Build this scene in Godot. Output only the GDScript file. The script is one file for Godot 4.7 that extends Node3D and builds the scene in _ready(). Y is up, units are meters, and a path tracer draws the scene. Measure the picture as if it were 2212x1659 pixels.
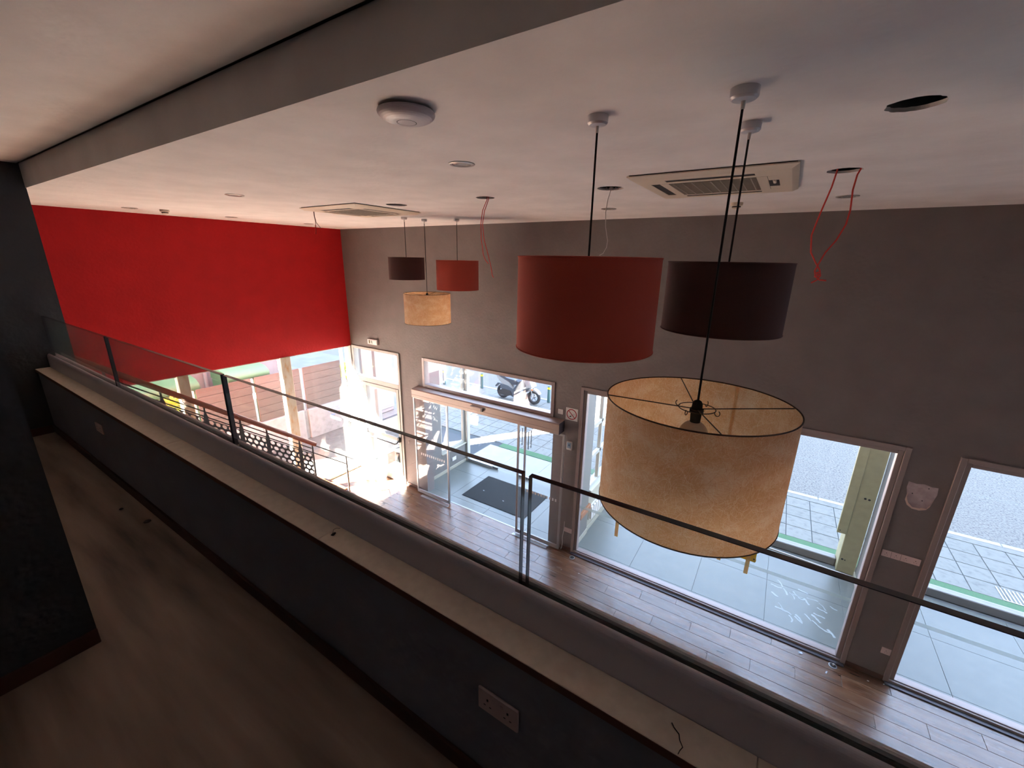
extends Node3D

const H := 5.289          # underside of the hall ceiling
const H2 := 5.485         # underside of the mezzanine ceiling
const MZ := 3.05          # mezzanine floor
var M := {}
var counts := {}
var rng := RandomNumberGenerator.new()


# ---------------------------------------------------------------- mesh builder
class B:
	var v := PackedVector3Array()
	var n := PackedVector3Array()
	var t := PackedVector2Array()
	var xf := Transform3D()

	func tri(a: Vector3, b: Vector3, c: Vector3, na: Vector3, nb: Vector3, nc: Vector3, ua: Vector2, ub: Vector2, uc: Vector2) -> void:
		var g := (b - a).cross(c - a)
		if g.length_squared() < 1e-16:
			return
		var flip := (g.dot(na + nb + nc) > 0.0) != (xf.basis.determinant() < 0.0)
		for k in ([0, 2, 1] if flip else [0, 1, 2]):
			v.append(xf * [a, b, c][k])
			n.append((xf.basis * [na, nb, nc][k]).normalized())
			t.append([ua, ub, uc][k])

	static func puv(p: Vector3, nn: Vector3) -> Vector2:
		var a := nn.abs()
		if a.y >= a.x and a.y >= a.z:
			return Vector2(p.x, p.z)
		if a.x >= a.z:
			return Vector2(p.z, -p.y)
		return Vector2(p.x, -p.y)

	func quad(a: Vector3, b: Vector3, c: Vector3, d: Vector3, nn: Vector3) -> void:
		tri(a, b, c, nn, nn, nn, puv(a, nn), puv(b, nn), puv(c, nn))
		tri(a, c, d, nn, nn, nn, puv(a, nn), puv(c, nn), puv(d, nn))

	func squad(a: Vector3, b: Vector3, c: Vector3, d: Vector3, na: Vector3, nb: Vector3, nc: Vector3, nd: Vector3, ua := Vector2(), ub := Vector2(), uc := Vector2(), ud := Vector2()) -> void:
		tri(a, b, c, na, nb, nc, ua, ub, uc)
		tri(a, c, d, na, nc, nd, ua, uc, ud)

	func box(p: Vector3, q: Vector3, w := 0.0) -> B:
		var lo := Vector3(minf(p.x, q.x), minf(p.y, q.y), minf(p.z, q.z))
		var hi := Vector3(maxf(p.x, q.x), maxf(p.y, q.y), maxf(p.z, q.z))
		w = minf(w, 0.45 * minf(hi.x - lo.x, minf(hi.y - lo.y, hi.z - lo.z)))
		var c := (lo + hi) * 0.5
		var h := (hi - lo) * 0.5
		for ax in 3:
			var u := (ax + 1) % 3
			var s := (ax + 2) % 3
			for sg in [-1.0, 1.0]:
				var nn := Vector3()
				nn[ax] = sg
				var ps := []
				for k in [[-1, -1], [1, -1], [1, 1], [-1, 1]]:
					var e := Vector3()
					e[ax] = sg * h[ax]
					e[u] = k[0] * (h[u] - w)
					e[s] = k[1] * (h[s] - w)
					ps.append(c + e)
				quad(ps[0], ps[1], ps[2], ps[3], nn)
		if w > 0.0:
			for ax in 3:      # bevelled edges along axis ax
				var u := (ax + 1) % 3
				var s := (ax + 2) % 3
				for su in [-1.0, 1.0]:
					for ss in [-1.0, 1.0]:
						var nn := Vector3()
						nn[u] = su
						nn[s] = ss
						var ps := []
						for k in [[-1, 0], [1, 0], [1, 1], [-1, 1]]:
							var e := Vector3()
							e[ax] = k[0] * (h[ax] - w)
							e[u] = su * (h[u] - (w if k[1] else 0.0))
							e[s] = ss * (h[s] - (0.0 if k[1] else w))
							ps.append(c + e)
						quad(ps[0], ps[1], ps[2], ps[3], nn.normalized())
			for sx in [-1.0, 1.0]:
				for sy in [-1.0, 1.0]:
					for sz in [-1.0, 1.0]:
						var sg := Vector3(sx, sy, sz)
						var nn := sg.normalized()
						var a := c + sg * Vector3(h.x, h.y - w, h.z - w)
						var b := c + sg * Vector3(h.x - w, h.y, h.z - w)
						var d := c + sg * Vector3(h.x - w, h.y - w, h.z)
						tri(a, b, d, nn, nn, nn, puv(a, nn), puv(b, nn), puv(d, nn))
		return self

	func cbox(c: Vector3, size: Vector3, w := 0.0) -> B:
		return box(c - size * 0.5, c + size * 0.5, w)

	func tube(p: Array, r: float, seg := 8, r2 := -1.0) -> B:
		var fx := Vector3()
		var rings := []
		for i in p.size():
			var d: Vector3 = ((p[mini(i + 1, p.size() - 1)] as Vector3) - (p[maxi(i - 1, 0)] as Vector3)).normalized()
			if i == 0:
				fx = d.cross(Vector3(0.3, 0.9, 0.2)).normalized() if absf(d.y) < 0.9 else d.cross(Vector3(1, 0, 0.1)).normalized()
			else:
				fx = (fx - d * fx.dot(d)).normalized()
			var fy := d.cross(fx)
			var rr := r if r2 < 0.0 else lerpf(r, r2, i / float(p.size() - 1))
			var ring := []
			for k in seg:
				var a := TAU * k / seg
				var nn := fx * cos(a) + fy * sin(a)
				ring.append([p[i] + nn * rr, nn])
			rings.append(ring)
		for i in p.size() - 1:
			for k in seg:
				var k2 := (k + 1) % seg
				squad(rings[i][k][0], rings[i][k2][0], rings[i + 1][k2][0], rings[i + 1][k][0], rings[i][k][1], rings[i][k2][1], rings[i + 1][k2][1], rings[i + 1][k][1])
		for e in [0, p.size() - 1]:
			var d2: Vector3 = ((p[0] - p[1]) if e == 0 else (p[e] - p[e - 1])).normalized()
			for k in seg:
				tri(p[e], rings[e][k][0], rings[e][(k + 1) % seg][0], d2, d2, d2, Vector2(), Vector2(), Vector2())
		return self

	# profile of (radius, height) turned about the y axis through c
	func lathe(c: Vector3, prof: Array, seg := 32, from := 0.0, to := TAU) -> B:
		for i in prof.size() - 1:
			var a: Vector2 = prof[i]
			var b: Vector2 = prof[i + 1]
			var d := (b - a).normalized()
			var nr := Vector2(d.y, -d.x)      # outward for a profile that runs upward
			for k in seg:
				var t0 := lerpf(from, to, k / float(seg))
				var t1 := lerpf(from, to, (k + 1) / float(seg))
				var c0 := Vector3(cos(t0), 0, sin(t0))
				var c1 := Vector3(cos(t1), 0, sin(t1))
				var up := Vector3(0, 1, 0)
				var rm := maxf(a.x, b.x)
				squad(c + c0 * a.x + up * a.y, c + c1 * a.x + up * a.y, c + c1 * b.x + up * b.y, c + c0 * b.x + up * b.y,
					c0 * nr.x + up * nr.y, c1 * nr.x + up * nr.y, c1 * nr.x + up * nr.y, c0 * nr.x + up * nr.y,
					Vector2(t0 * rm, a.y), Vector2(t1 * rm, a.y), Vector2(t1 * rm, b.y), Vector2(t0 * rm, b.y))
		return self

	# polygon in the local XY plane pushed along local +Z by d
	func extrude(poly: Array, d: float, smooth := false) -> B:
		var pp := PackedVector2Array(poly)
		var area := 0.0
		for i in pp.size():
			area += pp[i].cross(pp[(i + 1) % pp.size()])
		var sg := 1.0 if area > 0.0 else -1.0
		var en := []
		for i in pp.size():
			var e := (pp[(i + 1) % pp.size()] - pp[i]).normalized()
			en.append(Vector3(e.y * sg, -e.x * sg, 0))
		for i in pp.size():
			var j := (i + 1) % pp.size()
			var na: Vector3 = en[i]
			var nb: Vector3 = en[i]
			if smooth:
				na = (en[i] + en[(i + pp.size() - 1) % pp.size()]).normalized()
				nb = (en[i] + en[j]).normalized()
			var a := Vector3(pp[i].x, pp[i].y, 0)
			var b := Vector3(pp[j].x, pp[j].y, 0)
			var z := Vector3(0, 0, d)
			squad(a, b, b + z, a + z, na, nb, nb, na, Vector2(0, pp[i].y), Vector2(0, pp[j].y), Vector2(d, pp[j].y), Vector2(d, pp[i].y))
		var ix := Geometry2D.triangulate_polygon(pp)
		for k in range(0, ix.size(), 3):
			for z in [0.0, d]:
				var nn := Vector3(0, 0, (1.0 if z == d else -1.0) * (1.0 if d > 0.0 else -1.0))
				var q := []
				for m in 3:
					q.append(Vector3(pp[ix[k + m]].x, pp[ix[k + m]].y, z))
				tri(q[0], q[1], q[2], nn, nn, nn, Vector2(q[0].x, -q[0].y), Vector2(q[1].x, -q[1].y), Vector2(q[2].x, -q[2].y))
		return self

	func mesh(off := Vector3()) -> ArrayMesh:
		var a := []
		a.resize(Mesh.ARRAY_MAX)
		var vv := v.duplicate()
		for i in vv.size():
			vv[i] -= off
		a[Mesh.ARRAY_VERTEX] = vv
		a[Mesh.ARRAY_NORMAL] = n
		a[Mesh.ARRAY_TEX_UV] = t
		var m := ArrayMesh.new()
		m.add_surface_from_arrays(Mesh.PRIMITIVE_TRIANGLES, a)
		return m


func V(x: float, y: float, z: float) -> Vector3:
	return Vector3(x, y, z)


func bx(p: Vector3, q: Vector3, w := 0.0) -> B:
	return B.new().box(p, q, w)


func rot(at: Vector3, axis: Vector3, deg: float) -> Transform3D:
	return Transform3D(Basis(axis.normalized(), deg_to_rad(deg)), at)


# frame for extrude: local x -> ex, local y -> ey, local z -> ez, from at
func fr(at: Vector3, ex: Vector3, ey: Vector3, ez: Vector3) -> Transform3D:
	return Transform3D(Basis(ex, ey, ez), at)


# ---------------------------------------------------------------- nodes
func numbered(called: String, parent: Node) -> String:
	var key := str(parent.get_instance_id()) + called
	var k: int = counts.get(key, 0)
	counts[key] = k + 1
	return called if k == 0 else "%s_%03d" % [called, k]


func tag(o: Node, label: String, category: String, group := "", kind := "") -> void:
	o.set_meta("label", label)
	o.set_meta("category", category)
	if group:
		o.set_meta("group", group)
	if kind:
		o.set_meta("kind", kind)


func thing(called: String, label: String, category: String, at := Vector3(), group := "", kind := "") -> Node3D:
	var o := Node3D.new()
	o.name = numbered(called, self)
	add_child(o)
	o.position = at
	tag(o, label, category, group, kind)
	return o


func gpos(o: Node) -> Vector3:
	var p := Vector3()
	while o is Node3D and o != self:
		p += o.position
		o = o.get_parent()
	return p


func part(called: String, b, mat: Material, parent: Node, label := "", kind := "") -> MeshInstance3D:
	var o := MeshInstance3D.new()
	o.name = numbered(called, parent)
	o.mesh = b.mesh(gpos(parent)) if b is B else b
	o.material_override = mat
	parent.add_child(o)
	if label:
		o.set_meta("label", label)
	if kind:
		o.set_meta("kind", kind)
	return o


func single(called: String, b: B, mat: Material, label: String, category: String, at := Vector3(), group := "", kind := "") -> MeshInstance3D:
	var o := MeshInstance3D.new()
	o.name = numbered(called, self)
	o.mesh = b.mesh(at)
	o.material_override = mat
	add_child(o)
	o.position = at
	tag(o, label, category, group, kind)
	return o


func struct(called: String, b: B, mat: Material, label: String, category: String) -> MeshInstance3D:
	return single(called, b, mat, label, category, Vector3(), "", "structure")


# ---------------------------------------------------------------- materials
func mat(c: Color, rough := 0.7, metal := 0.0, spec := 0.5) -> StandardMaterial3D:
	var m := StandardMaterial3D.new()
	m.albedo_color = c
	m.roughness = rough
	m.metallic = metal
	m.metallic_specular = spec
	return m


func noise_tex(cols: Array, freq: float, size := 512, octaves := 4, sd := 1, normal := false, bump := 1.0, w := 0) -> NoiseTexture2D:
	var f := FastNoiseLite.new()
	f.noise_type = FastNoiseLite.TYPE_SIMPLEX_SMOOTH
	f.frequency = freq
	f.seed = sd
	f.fractal_octaves = octaves
	var t := NoiseTexture2D.new()
	t.width = w if w else size
	t.height = size
	t.seamless = true
	t.noise = f
	if normal:
		t.as_normal_map = true
		t.bump_strength = bump
	elif cols:
		var g := Gradient.new()
		var offs := PackedFloat32Array()
		var cc := PackedColorArray()
		for i in cols.size():
			offs.append(i / float(cols.size() - 1))
			cc.append(cols[i])
		g.offsets = offs
		g.colors = cc
		t.color_ramp = g
	return t


func tex_mat(c: Color, tex: Texture2D, scale: Vector3, rough := 0.7, tri := true, spec := 0.5) -> StandardMaterial3D:
	var m := mat(c, rough, 0.0, spec)
	m.albedo_texture = tex
	m.uv1_scale = scale
	if tri:
		m.uv1_triplanar = true
		m.uv1_world_triplanar = true
	return m


func with_normal(m: StandardMaterial3D, tex: Texture2D, s := 1.0) -> StandardMaterial3D:
	m.normal_enabled = true
	m.normal_texture = tex
	m.normal_scale = s
	return m


func glass(c: Color, a: float, rough := 0.02) -> StandardMaterial3D:
	var m := mat(c, rough)
	m.transparency = BaseMaterial3D.TRANSPARENCY_ALPHA
	m.albedo_color = Color(c.r, c.g, c.b, a)
	return m


func fibre_image(w: int, h: int, base: Color, dark: Color, pale: Color, strokes: int, sd: int) -> ImageTexture:
	var im := Image.create(w, h, false, Image.FORMAT_RGB8)
	im.fill(base)
	var r := RandomNumberGenerator.new()
	r.seed = sd
	var f := FastNoiseLite.new()
	f.seed = sd
	f.frequency = 0.006
	f.fractal_octaves = 3
	for y in h:
		for x in w:
			var k := clampf(f.get_noise_2d(x, y * 1.4) * 0.9 + 0.5, 0.0, 1.0)
			im.set_pixel(x, y, base.lerp(dark, (1.0 - k) * 0.55).lerp(pale, maxf(0.0, k - 0.6) * 0.8))
	for s in strokes:
		var p := Vector2(r.randf() * w, r.randf() * h)
		var a := r.randf() * TAU
		var turn := r.randf_range(-0.05, 0.05)
		var light := r.randf() < 0.55
		var amt := r.randf_range(0.3, 0.8)
		for k in r.randi_range(12, 60):
			p += Vector2(cos(a), sin(a))
			a += turn
			var ix := posmod(int(p.x), w)
			var iy := posmod(int(p.y), h)
			im.set_pixel(ix, iy, im.get_pixel(ix, iy).lerp(pale if light else dark, amt))
	return ImageTexture.create_from_image(im)


func grid_image(px: int, cols: int, joint: Color, a: Color, b: Color, sd: int, line := 3) -> ImageTexture:
	var im := Image.create(px, px, false, Image.FORMAT_RGB8)
	var r := RandomNumberGenerator.new()
	r.seed = sd
	var cell := px / cols
	for i in cols:
		for j in cols:
			im.fill_rect(Rect2i(i * cell, j * cell, cell, cell), a.lerp(b, r.randf()))
	for k in px * px / 12:
		var x := r.randi() % px
		var y := r.randi() % px
		im.set_pixel(x, y, im.get_pixel(x, y).lerp(a if r.randf() < 0.5 else b, 0.5))
	for i in cols:
		im.fill_rect(Rect2i(i * cell, 0, line, px), joint)
		im.fill_rect(Rect2i(0, i * cell, px, line), joint)
	return ImageTexture.create_from_image(im)


func make_materials() -> void:
	var soft := noise_tex([Color(0.93, 0.93, 0.93), Color.WHITE], 0.012, 512, 5, 3)
	var roller := noise_tex([], 0.09, 512, 3, 5, true, 2.0)
	M.grey_wall = with_normal(tex_mat(Color(0.50, 0.465, 0.45), soft, Vector3.ONE * 0.35, 0.75), roller, 0.25)
	M.red_wall = with_normal(tex_mat(Color(0.79, 0.05, 0.085), soft, Vector3.ONE * 0.35, 0.8), roller, 0.2)
	M.ceiling = with_normal(tex_mat(Color(0.93, 0.91, 0.90), soft, Vector3.ONE * 0.3, 0.9), roller, 0.12)
	M.dark_wall = with_normal(tex_mat(Color(0.55, 0.555, 0.585), soft, Vector3.ONE * 0.4, 0.8), roller, 0.25)
	M.plain_white = mat(Color(0.88, 0.86, 0.84), 0.6)
	M.slab = mat(Color(0.6, 0.6, 0.58), 0.9)
	var ramp := [Color(0.25, 0.15, 0.10), Color(0.40, 0.25, 0.165), Color(0.455, 0.30, 0.205), Color(0.49, 0.34, 0.24), Color(0.55, 0.40, 0.30)]
	var grain := noise_tex(ramp, 0.008, 512, 5, 11)
	for k in 5:
		var w := tex_mat(Color(1, 1, 1).darkened(0.03 * k), grain, Vector3(0.35, 2.2, 1), 0.30, false, 0.68)
		w.uv1_offset = Vector3(0.37 * k + 0.1, 0.61 * k, 0)
		w.roughness_texture = noise_tex([Color(0.75, 0.75, 0.75), Color.WHITE], 0.02, 256, 3, 30) if k == 0 else M.plank0.roughness_texture
		w.uv1_scale = Vector3(0.35, 2.2, 1)
		M["plank%d" % k] = w
	var mzr := [Color(0.35, 0.30, 0.27), Color(0.51, 0.44, 0.39), Color(0.61, 0.53, 0.465), Color(0.66, 0.575, 0.505), Color(0.73, 0.65, 0.575)]
	M.mezz_floor = tex_mat(Color.WHITE, noise_tex(mzr, 0.006, 1024, 6, 21), Vector3(0.09, 0.75, 1), 0.55, false)
	M.skirting = tex_mat(Color(0.34, 0.2, 0.15), soft, Vector3(2, 2, 2), 0.5)
	M.oak_skirting = mat(Color(0.62, 0.40, 0.26), 0.5)
	M.sill = tex_mat(Color(0.97, 0.91, 0.83), noise_tex([Color(0.94, 0.93, 0.92), Color.WHITE], 0.05, 512, 5, 8), Vector3.ONE * 0.8, 0.55)
	M.sill_edge = mat(Color(0.42, 0.27, 0.21), 0.6)
	M.shoe = mat(Color(0.84, 0.81, 0.83), 0.45, 0.1)
	M.gasket = mat(Color(0.05, 0.055, 0.08), 0.5)
	M.glass = glass(Color(0.86, 0.94, 0.95), 0.008)
	M.glass.metallic_specular = 0.37
	M.rail_glass = glass(Color(0.62, 0.80, 0.76), 0.075)
	M.glass_edge = mat(Color(0.16, 0.17, 0.20), 0.2)
	M.frost = glass(Color(0.86, 0.93, 0.92), 0.30, 0.5)
	M.frame = mat(Color(0.60, 0.535, 0.515), 0.42, 0.2)
	M.frame_dark = mat(Color(0.33, 0.31, 0.33), 0.4, 0.3)
	M.alu = mat(Color(0.66, 0.66, 0.66), 0.38, 0.5)
	M.alu_white = mat(Color(0.68, 0.67, 0.635), 0.45)
	M.porch_rail = mat(Color(0.46, 0.45, 0.44), 0.5, 0.2)
	M.steel = mat(Color(0.55, 0.55, 0.56), 0.25, 0.9)
	M.header = mat(Color(0.67, 0.60, 0.56), 0.45, 0.2)
	M.black = mat(Color(0.03, 0.03, 0.032), 0.7)
	M.blackish = mat(Color(0.10, 0.10, 0.11), 0.5)
	M.iron = mat(Color(0.20, 0.20, 0.21), 0.5, 0.2)
	M.white_plastic = mat(Color(0.86, 0.84, 0.82), 0.4)
	M.socket = mat(Color(0.86, 0.76, 0.74), 0.45)
	M.grey_plastic = mat(Color(0.72, 0.69, 0.71), 0.4)
	M.ac = mat(Color(0.86, 0.80, 0.72), 0.45)
	M.ac_dark = mat(Color(0.16, 0.13, 0.13), 0.6)
	M.ac_grille = mat(Color(0.62, 0.58, 0.52), 0.5)
	M.chrome = mat(Color(0.70, 0.68, 0.66), 0.3, 0.6)
	M.canopy = mat(Color(0.80, 0.79, 0.80), 0.35, 0.2)
	M.cord = mat(Color(0.045, 0.045, 0.05), 0.7)
	M.wire_brown = mat(Color(0.30, 0.22, 0.16), 0.5)
	M.red_cable = mat(Color(0.82, 0.22, 0.17), 0.5)
	M.dark_cable = mat(Color(0.30, 0.10, 0.10), 0.5)
	M.white_cable = mat(Color(0.80, 0.78, 0.76), 0.5)
	var fib := fibre_image(1024, 512, Color(0.955, 0.86, 0.72), Color(0.87, 0.70, 0.51), Color(1.0, 0.98, 0.94), 7000, 4)
	var sh := mat(Color.WHITE, 0.75)
	sh.albedo_texture = fib
	sh.uv1_scale = Vector3(0.9, 1.8, 1)
	sh.backlight_enabled = true
	sh.backlight = Color(1.0, 0.93, 0.84)
	M.cream_shade = sh
	var weave := noise_tex([], 0.25, 256, 2, 15, true, 3.0)
	for d in [["red_shade", Color(0.72, 0.27, 0.20), Color(0.12, 0.045, 0.03)], ["dark_shade", Color(0.27, 0.135, 0.12), Color(0.03, 0.01, 0.008)]]:
		var m := mat(d[1], 0.85)
		with_normal(m, weave, 0.5)
		m.uv1_scale = Vector3(6, 6, 1)
		m.rim_enabled = true
		m.rim = 0.6
		m.backlight_enabled = true
		m.backlight = d[2]
		M[d[0]] = m
	M.shade_rim = mat(Color(0.30, 0.19, 0.12), 0.6)
	M.bulb = mat(Color(0.80, 0.72, 0.62), 0.3)
	M.bulb.backlight_enabled = true
	M.bulb.backlight = Color(0.6, 0.55, 0.5)
	M.plaster = tex_mat(Color(0.78, 0.72, 0.72), noise_tex([Color(0.86, 0.83, 0.83), Color.WHITE], 0.02, 256, 4, 18), Vector3.ONE * 2.0, 0.9)
	M.paper = mat(Color(0.85, 0.74, 0.68), 0.8)
	# outdoors
	M.tile = tex_mat(Color(0.45, 0.455, 0.43), noise_tex([Color(0.92, 0.93, 0.94), Color.WHITE], 0.02, 512, 4, 40), Vector3.ONE * 0.5, 0.3)
	M.tile_joint = mat(Color(0.45, 0.47, 0.48), 0.8)
	M.lilac_tile = tex_mat(Color(0.50, 0.49, 0.48), noise_tex([Color(0.94, 0.94, 0.95), Color.WHITE], 0.02, 256, 4, 41), Vector3.ONE * 0.5, 0.5)
	for k in 3:
		M["slab%d" % k] = tex_mat(Color(0.56, 0.57, 0.575).lightened(0.05 * k), noise_tex([Color(0.78, 0.79, 0.80), Color(0.97, 0.97, 0.97), Color.WHITE, Color.WHITE], 0.02, 512, 5, 50), Vector3.ONE * 0.7, 0.85) if k == 0 else M.slab0.duplicate()
		M["slab%d" % k].albedo_color = Color(0.415 + 0.007 * k, 0.41 + 0.007 * k, 0.39 + 0.007 * k)
	M.slab_joint = mat(Color(0.22, 0.235, 0.25), 0.9)
	M.far_paving = tex_mat(Color.WHITE, grid_image(1024, 8, Color(0.36, 0.39, 0.42), Color(0.40, 0.395, 0.38), Color(0.44, 0.435, 0.42), 7, 5), Vector3.ONE / 3.2, 0.85)
	M.asphalt = with_normal(tex_mat(Color(0.435, 0.42, 0.40), noise_tex([Color(0.30, 0.31, 0.33), Color(0.72, 0.73, 0.74), Color(0.95, 0.95, 0.95), Color.WHITE, Color.WHITE], 0.03, 1024, 6, 60), Vector3.ONE * 0.6, 0.9), noise_tex([], 0.2, 512, 3, 61, true, 4.0), 0.6)
	M.concrete = tex_mat(Color(0.34, 0.335, 0.325), noise_tex([Color(0.72, 0.72, 0.70), Color(0.95, 0.95, 0.94), Color.WHITE], 0.015, 1024, 6, 65), Vector3.ONE * 0.4, 0.9)
	M.kerb = tex_mat(Color(0.58, 0.57, 0.56), soft, Vector3.ONE, 0.85)
	M.turf = with_normal(tex_mat(Color(0.31, 0.47, 0.33), noise_tex([Color(0.7, 0.75, 0.7), Color.WHITE], 0.2, 256, 3, 66), Vector3.ONE * 2.0, 0.95), noise_tex([], 0.3, 256, 2, 67, true, 6.0), 1.0)
	M.mat_fibre = with_normal(tex_mat(Color(0.17, 0.18, 0.19), noise_tex([Color(0.7, 0.7, 0.7), Color.WHITE], 0.25, 256, 3, 70), Vector3.ONE * 1.5, 0.95), noise_tex([], 0.35, 256, 2, 71, true, 6.0), 1.0)
	M.vest_wall = mat(Color(0.45, 0.445, 0.43), 0.8)
	M.cream_skirt = mat(Color(0.66, 0.645, 0.58), 0.6)
	M.white_wall = tex_mat(Color(0.52, 0.525, 0.515), noise_tex([Color(0.80, 0.81, 0.79), Color(0.97, 0.97, 0.97), Color.WHITE], 0.02, 512, 5, 72), Vector3.ONE * 0.6, 0.85)
	M.board = tex_mat(Color(0.315, 0.285, 0.255), noise_tex([Color(0.78, 0.76, 0.74), Color.WHITE], 0.012, 512, 5, 73), Vector3(0.6, 5.0, 0.6), 0.75)
	M.board_seam = mat(Color(0.55, 0.46, 0.38), 0.8)
	M.green_metal = mat(Color(0.26, 0.46, 0.33), 0.6)
	M.blue_wall = tex_mat(Color(0.46, 0.49, 0.50), soft, Vector3.ONE * 0.5, 0.85)
	M.cabinet = mat(Color(0.62, 0.61, 0.60), 0.5)
	M.leaf_yellow = mat(Color(0.72, 0.75, 0.22), 0.6)
	M.leaf_yellow.backlight_enabled = true
	M.leaf_yellow.backlight = Color(0.5, 0.55, 0.1)
	M.leaf_brown = mat(Color(0.20, 0.16, 0.12), 0.7)
	M.mullion = tex_mat(Color(0.80, 0.77, 0.70), noise_tex([Color(0.95, 0.72, 0.50), Color(0.97, 0.93, 0.88), Color.WHITE, Color.WHITE], 0.012, 512, 5, 76), Vector3(1.4, 0.6, 1.4), 0.5)
	M.cream_column = tex_mat(Color(0.64, 0.61, 0.48), soft, Vector3.ONE, 0.55)
	M.black_wall = with_normal(tex_mat(Color(0.27, 0.275, 0.285), soft, Vector3.ONE * 0.4, 0.8), roller, 0.25)
	M.wood_rail = tex_mat(Color(0.66, 0.32, 0.21), noise_tex([Color(0.75, 0.7, 0.66), Color.WHITE], 0.02, 256, 4, 77), Vector3(3, 3, 0.6), 0.38)
	M.tread = tex_mat(Color(0.47, 0.29, 0.165), noise_tex([Color(0.75, 0.7, 0.66), Color.WHITE], 0.015, 256, 4, 78), Vector3(0.6, 4, 4), 0.4)
	M.yellow = mat(Color(0.93, 0.78, 0.10), 0.5)
	M.tape = glass(Color(0.92, 0.80, 0.50), 0.78, 0.45)
	M.sign_red = mat(Color(0.66, 0.06, 0.09), 0.5)
	M.green_print = mat(Color(0.10, 0.40, 0.28), 0.5)
	M.blue_print = mat(Color(0.35, 0.45, 0.62), 0.7)
	M.rubber = mat(Color(0.14, 0.14, 0.15), 0.8)
	M.scooter_white = mat(Color(0.58, 0.575, 0.57), 0.3)
	M.scooter_grey = mat(Color(0.26, 0.29, 0.33), 0.5)
	M.seat = mat(Color(0.17, 0.20, 0.25), 0.5)
	M.bollard = mat(Color(0.22, 0.37, 0.38), 0.6)
	M.residue = mat(Color(0.66, 0.68, 0.67), 0.8)
	M.shard = glass(Color(0.9, 0.93, 0.97), 0.55, 0.15)


# ---------------------------------------------------------------- the scene
func _ready() -> void:
	rng.seed = 12
	var cam := Camera3D.new()
	cam.name = "camera"
	cam.position = Vector3(7.80855, 4.74916, 5.65108)
	cam.rotation_degrees = Vector3(-16.51447, 32.60875, 1.03405)
	cam.fov = 85.22756
	cam.near = 0.02
	add_child(cam)
	var we := WorldEnvironment.new()
	we.name = "world_environment"
	var env := Environment.new()
	env.background_mode = Environment.BG_SKY
	var sky := Sky.new()
	var pm := ProceduralSkyMaterial.new()
	pm.sky_top_color = Color(0.63, 0.735, 0.88)
	pm.sky_horizon_color = Color(0.90, 0.92, 0.95)
	pm.ground_bottom_color = Color(0.42, 0.42, 0.42)
	pm.ground_horizon_color = Color(0.72, 0.76, 0.80)
	pm.sun_angle_max = 0.0
	sky.sky_material = pm
	env.sky = sky
	env.background_energy_multiplier = 1.3
	env.tonemap_mode = Environment.TONE_MAPPER_LINEAR
	env.tonemap_exposure = 9.2
	env.sdfgi_enabled = true
	env.ssao_enabled = true
	env.ssil_enabled = true
	we.environment = env
	add_child(we)
	var sun := DirectionalLight3D.new()
	sun.name = "sun"
	sun.light_color = Color(1.0, 0.96, 0.91)
	sun.light_energy = 14.8
	sun.light_angular_distance = 0.5
	sun.shadow_enabled = true
	add_child(sun)
	sun.look_at_from_position(Vector3(0, 20, 0), Vector3(0, 20, 0) + Vector3(1.0, -1.6, -1.38), Vector3.UP)

	make_materials()
	build_shell()
	build_floor()
	build_mezzanine()
	build_facade()
	build_side_glazing()
	build_porches()
	build_street()
	build_alley()
	build_stair()
	build_balustrade()
	build_lamps()
	build_ceiling_things()
	build_wall_things()
	build_scooter()
	build_small_things()


# a flat ceiling field with round holes; cells = rectangles, some with a hole
func holed(b: B, x0: float, x1: float, z0: float, z1: float, c: Vector2, r: float, y: float, depth: float, sd: int) -> void:
	var g := RandomNumberGenerator.new()
	g.seed = sd
	var seg := 40
	var pr := []
	var ps := []
	for k in seg:
		var a := TAU * k / seg
		var d := Vector2(cos(a), sin(a))
		var tx := ((x1 - c.x) if d.x > 0.0 else (c.x - x0)) / maxf(absf(d.x), 1e-6)
		var tz := ((z1 - c.y) if d.y > 0.0 else (c.y - z0)) / maxf(absf(d.y), 1e-6)
		pr.append(c + d * (r + g.randf_range(-0.004, 0.004)))
		ps.append(c + d * minf(tx, tz))
	for k in seg:
		var j := (k + 1) % seg
		var dn := Vector3(0, -1, 0)
		b.quad(V(pr[k].x, y, pr[k].y), V(pr[j].x, y, pr[j].y), V(ps[j].x, y, ps[j].y), V(ps[k].x, y, ps[k].y), dn)
		# square corners that the fan misses
		var d1: Vector2 = ps[j] - ps[k]
		if absf(d1.x) > 1e-5 and absf(d1.y) > 1e-5:
			var cx := x1 if maxf(ps[k].x, ps[j].x) > c.x + 1e-4 and minf(ps[k].x, ps[j].x) > c.x - 1e-4 else x0
			var cz := z1 if minf(ps[k].y, ps[j].y) > c.y - 1e-4 else z0
			b.tri(V(ps[k].x, y, ps[k].y), V(ps[j].x, y, ps[j].y), V(cx, y, cz), dn, dn, dn, ps[k], ps[j], Vector2(cx, cz))
		var mid: Vector2 = ((pr[k] + pr[j]) * 0.5 - c).normalized()
		b.quad(V(pr[k].x, y, pr[k].y), V(pr[j].x, y, pr[j].y), V(pr[j].x, y + depth, pr[j].y), V(pr[k].x, y + depth, pr[k].y), V(-mid.x, 0, -mid.y))


const HOLES := [[8.071, 3.511, 0.082], [7.972, 2.312, 0.088], [6.537, 2.318, 0.098], [4.182, 2.312, 0.11], [5.359, 2.328, 0.085], [2.772, 2.303, 0.085]]


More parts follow.
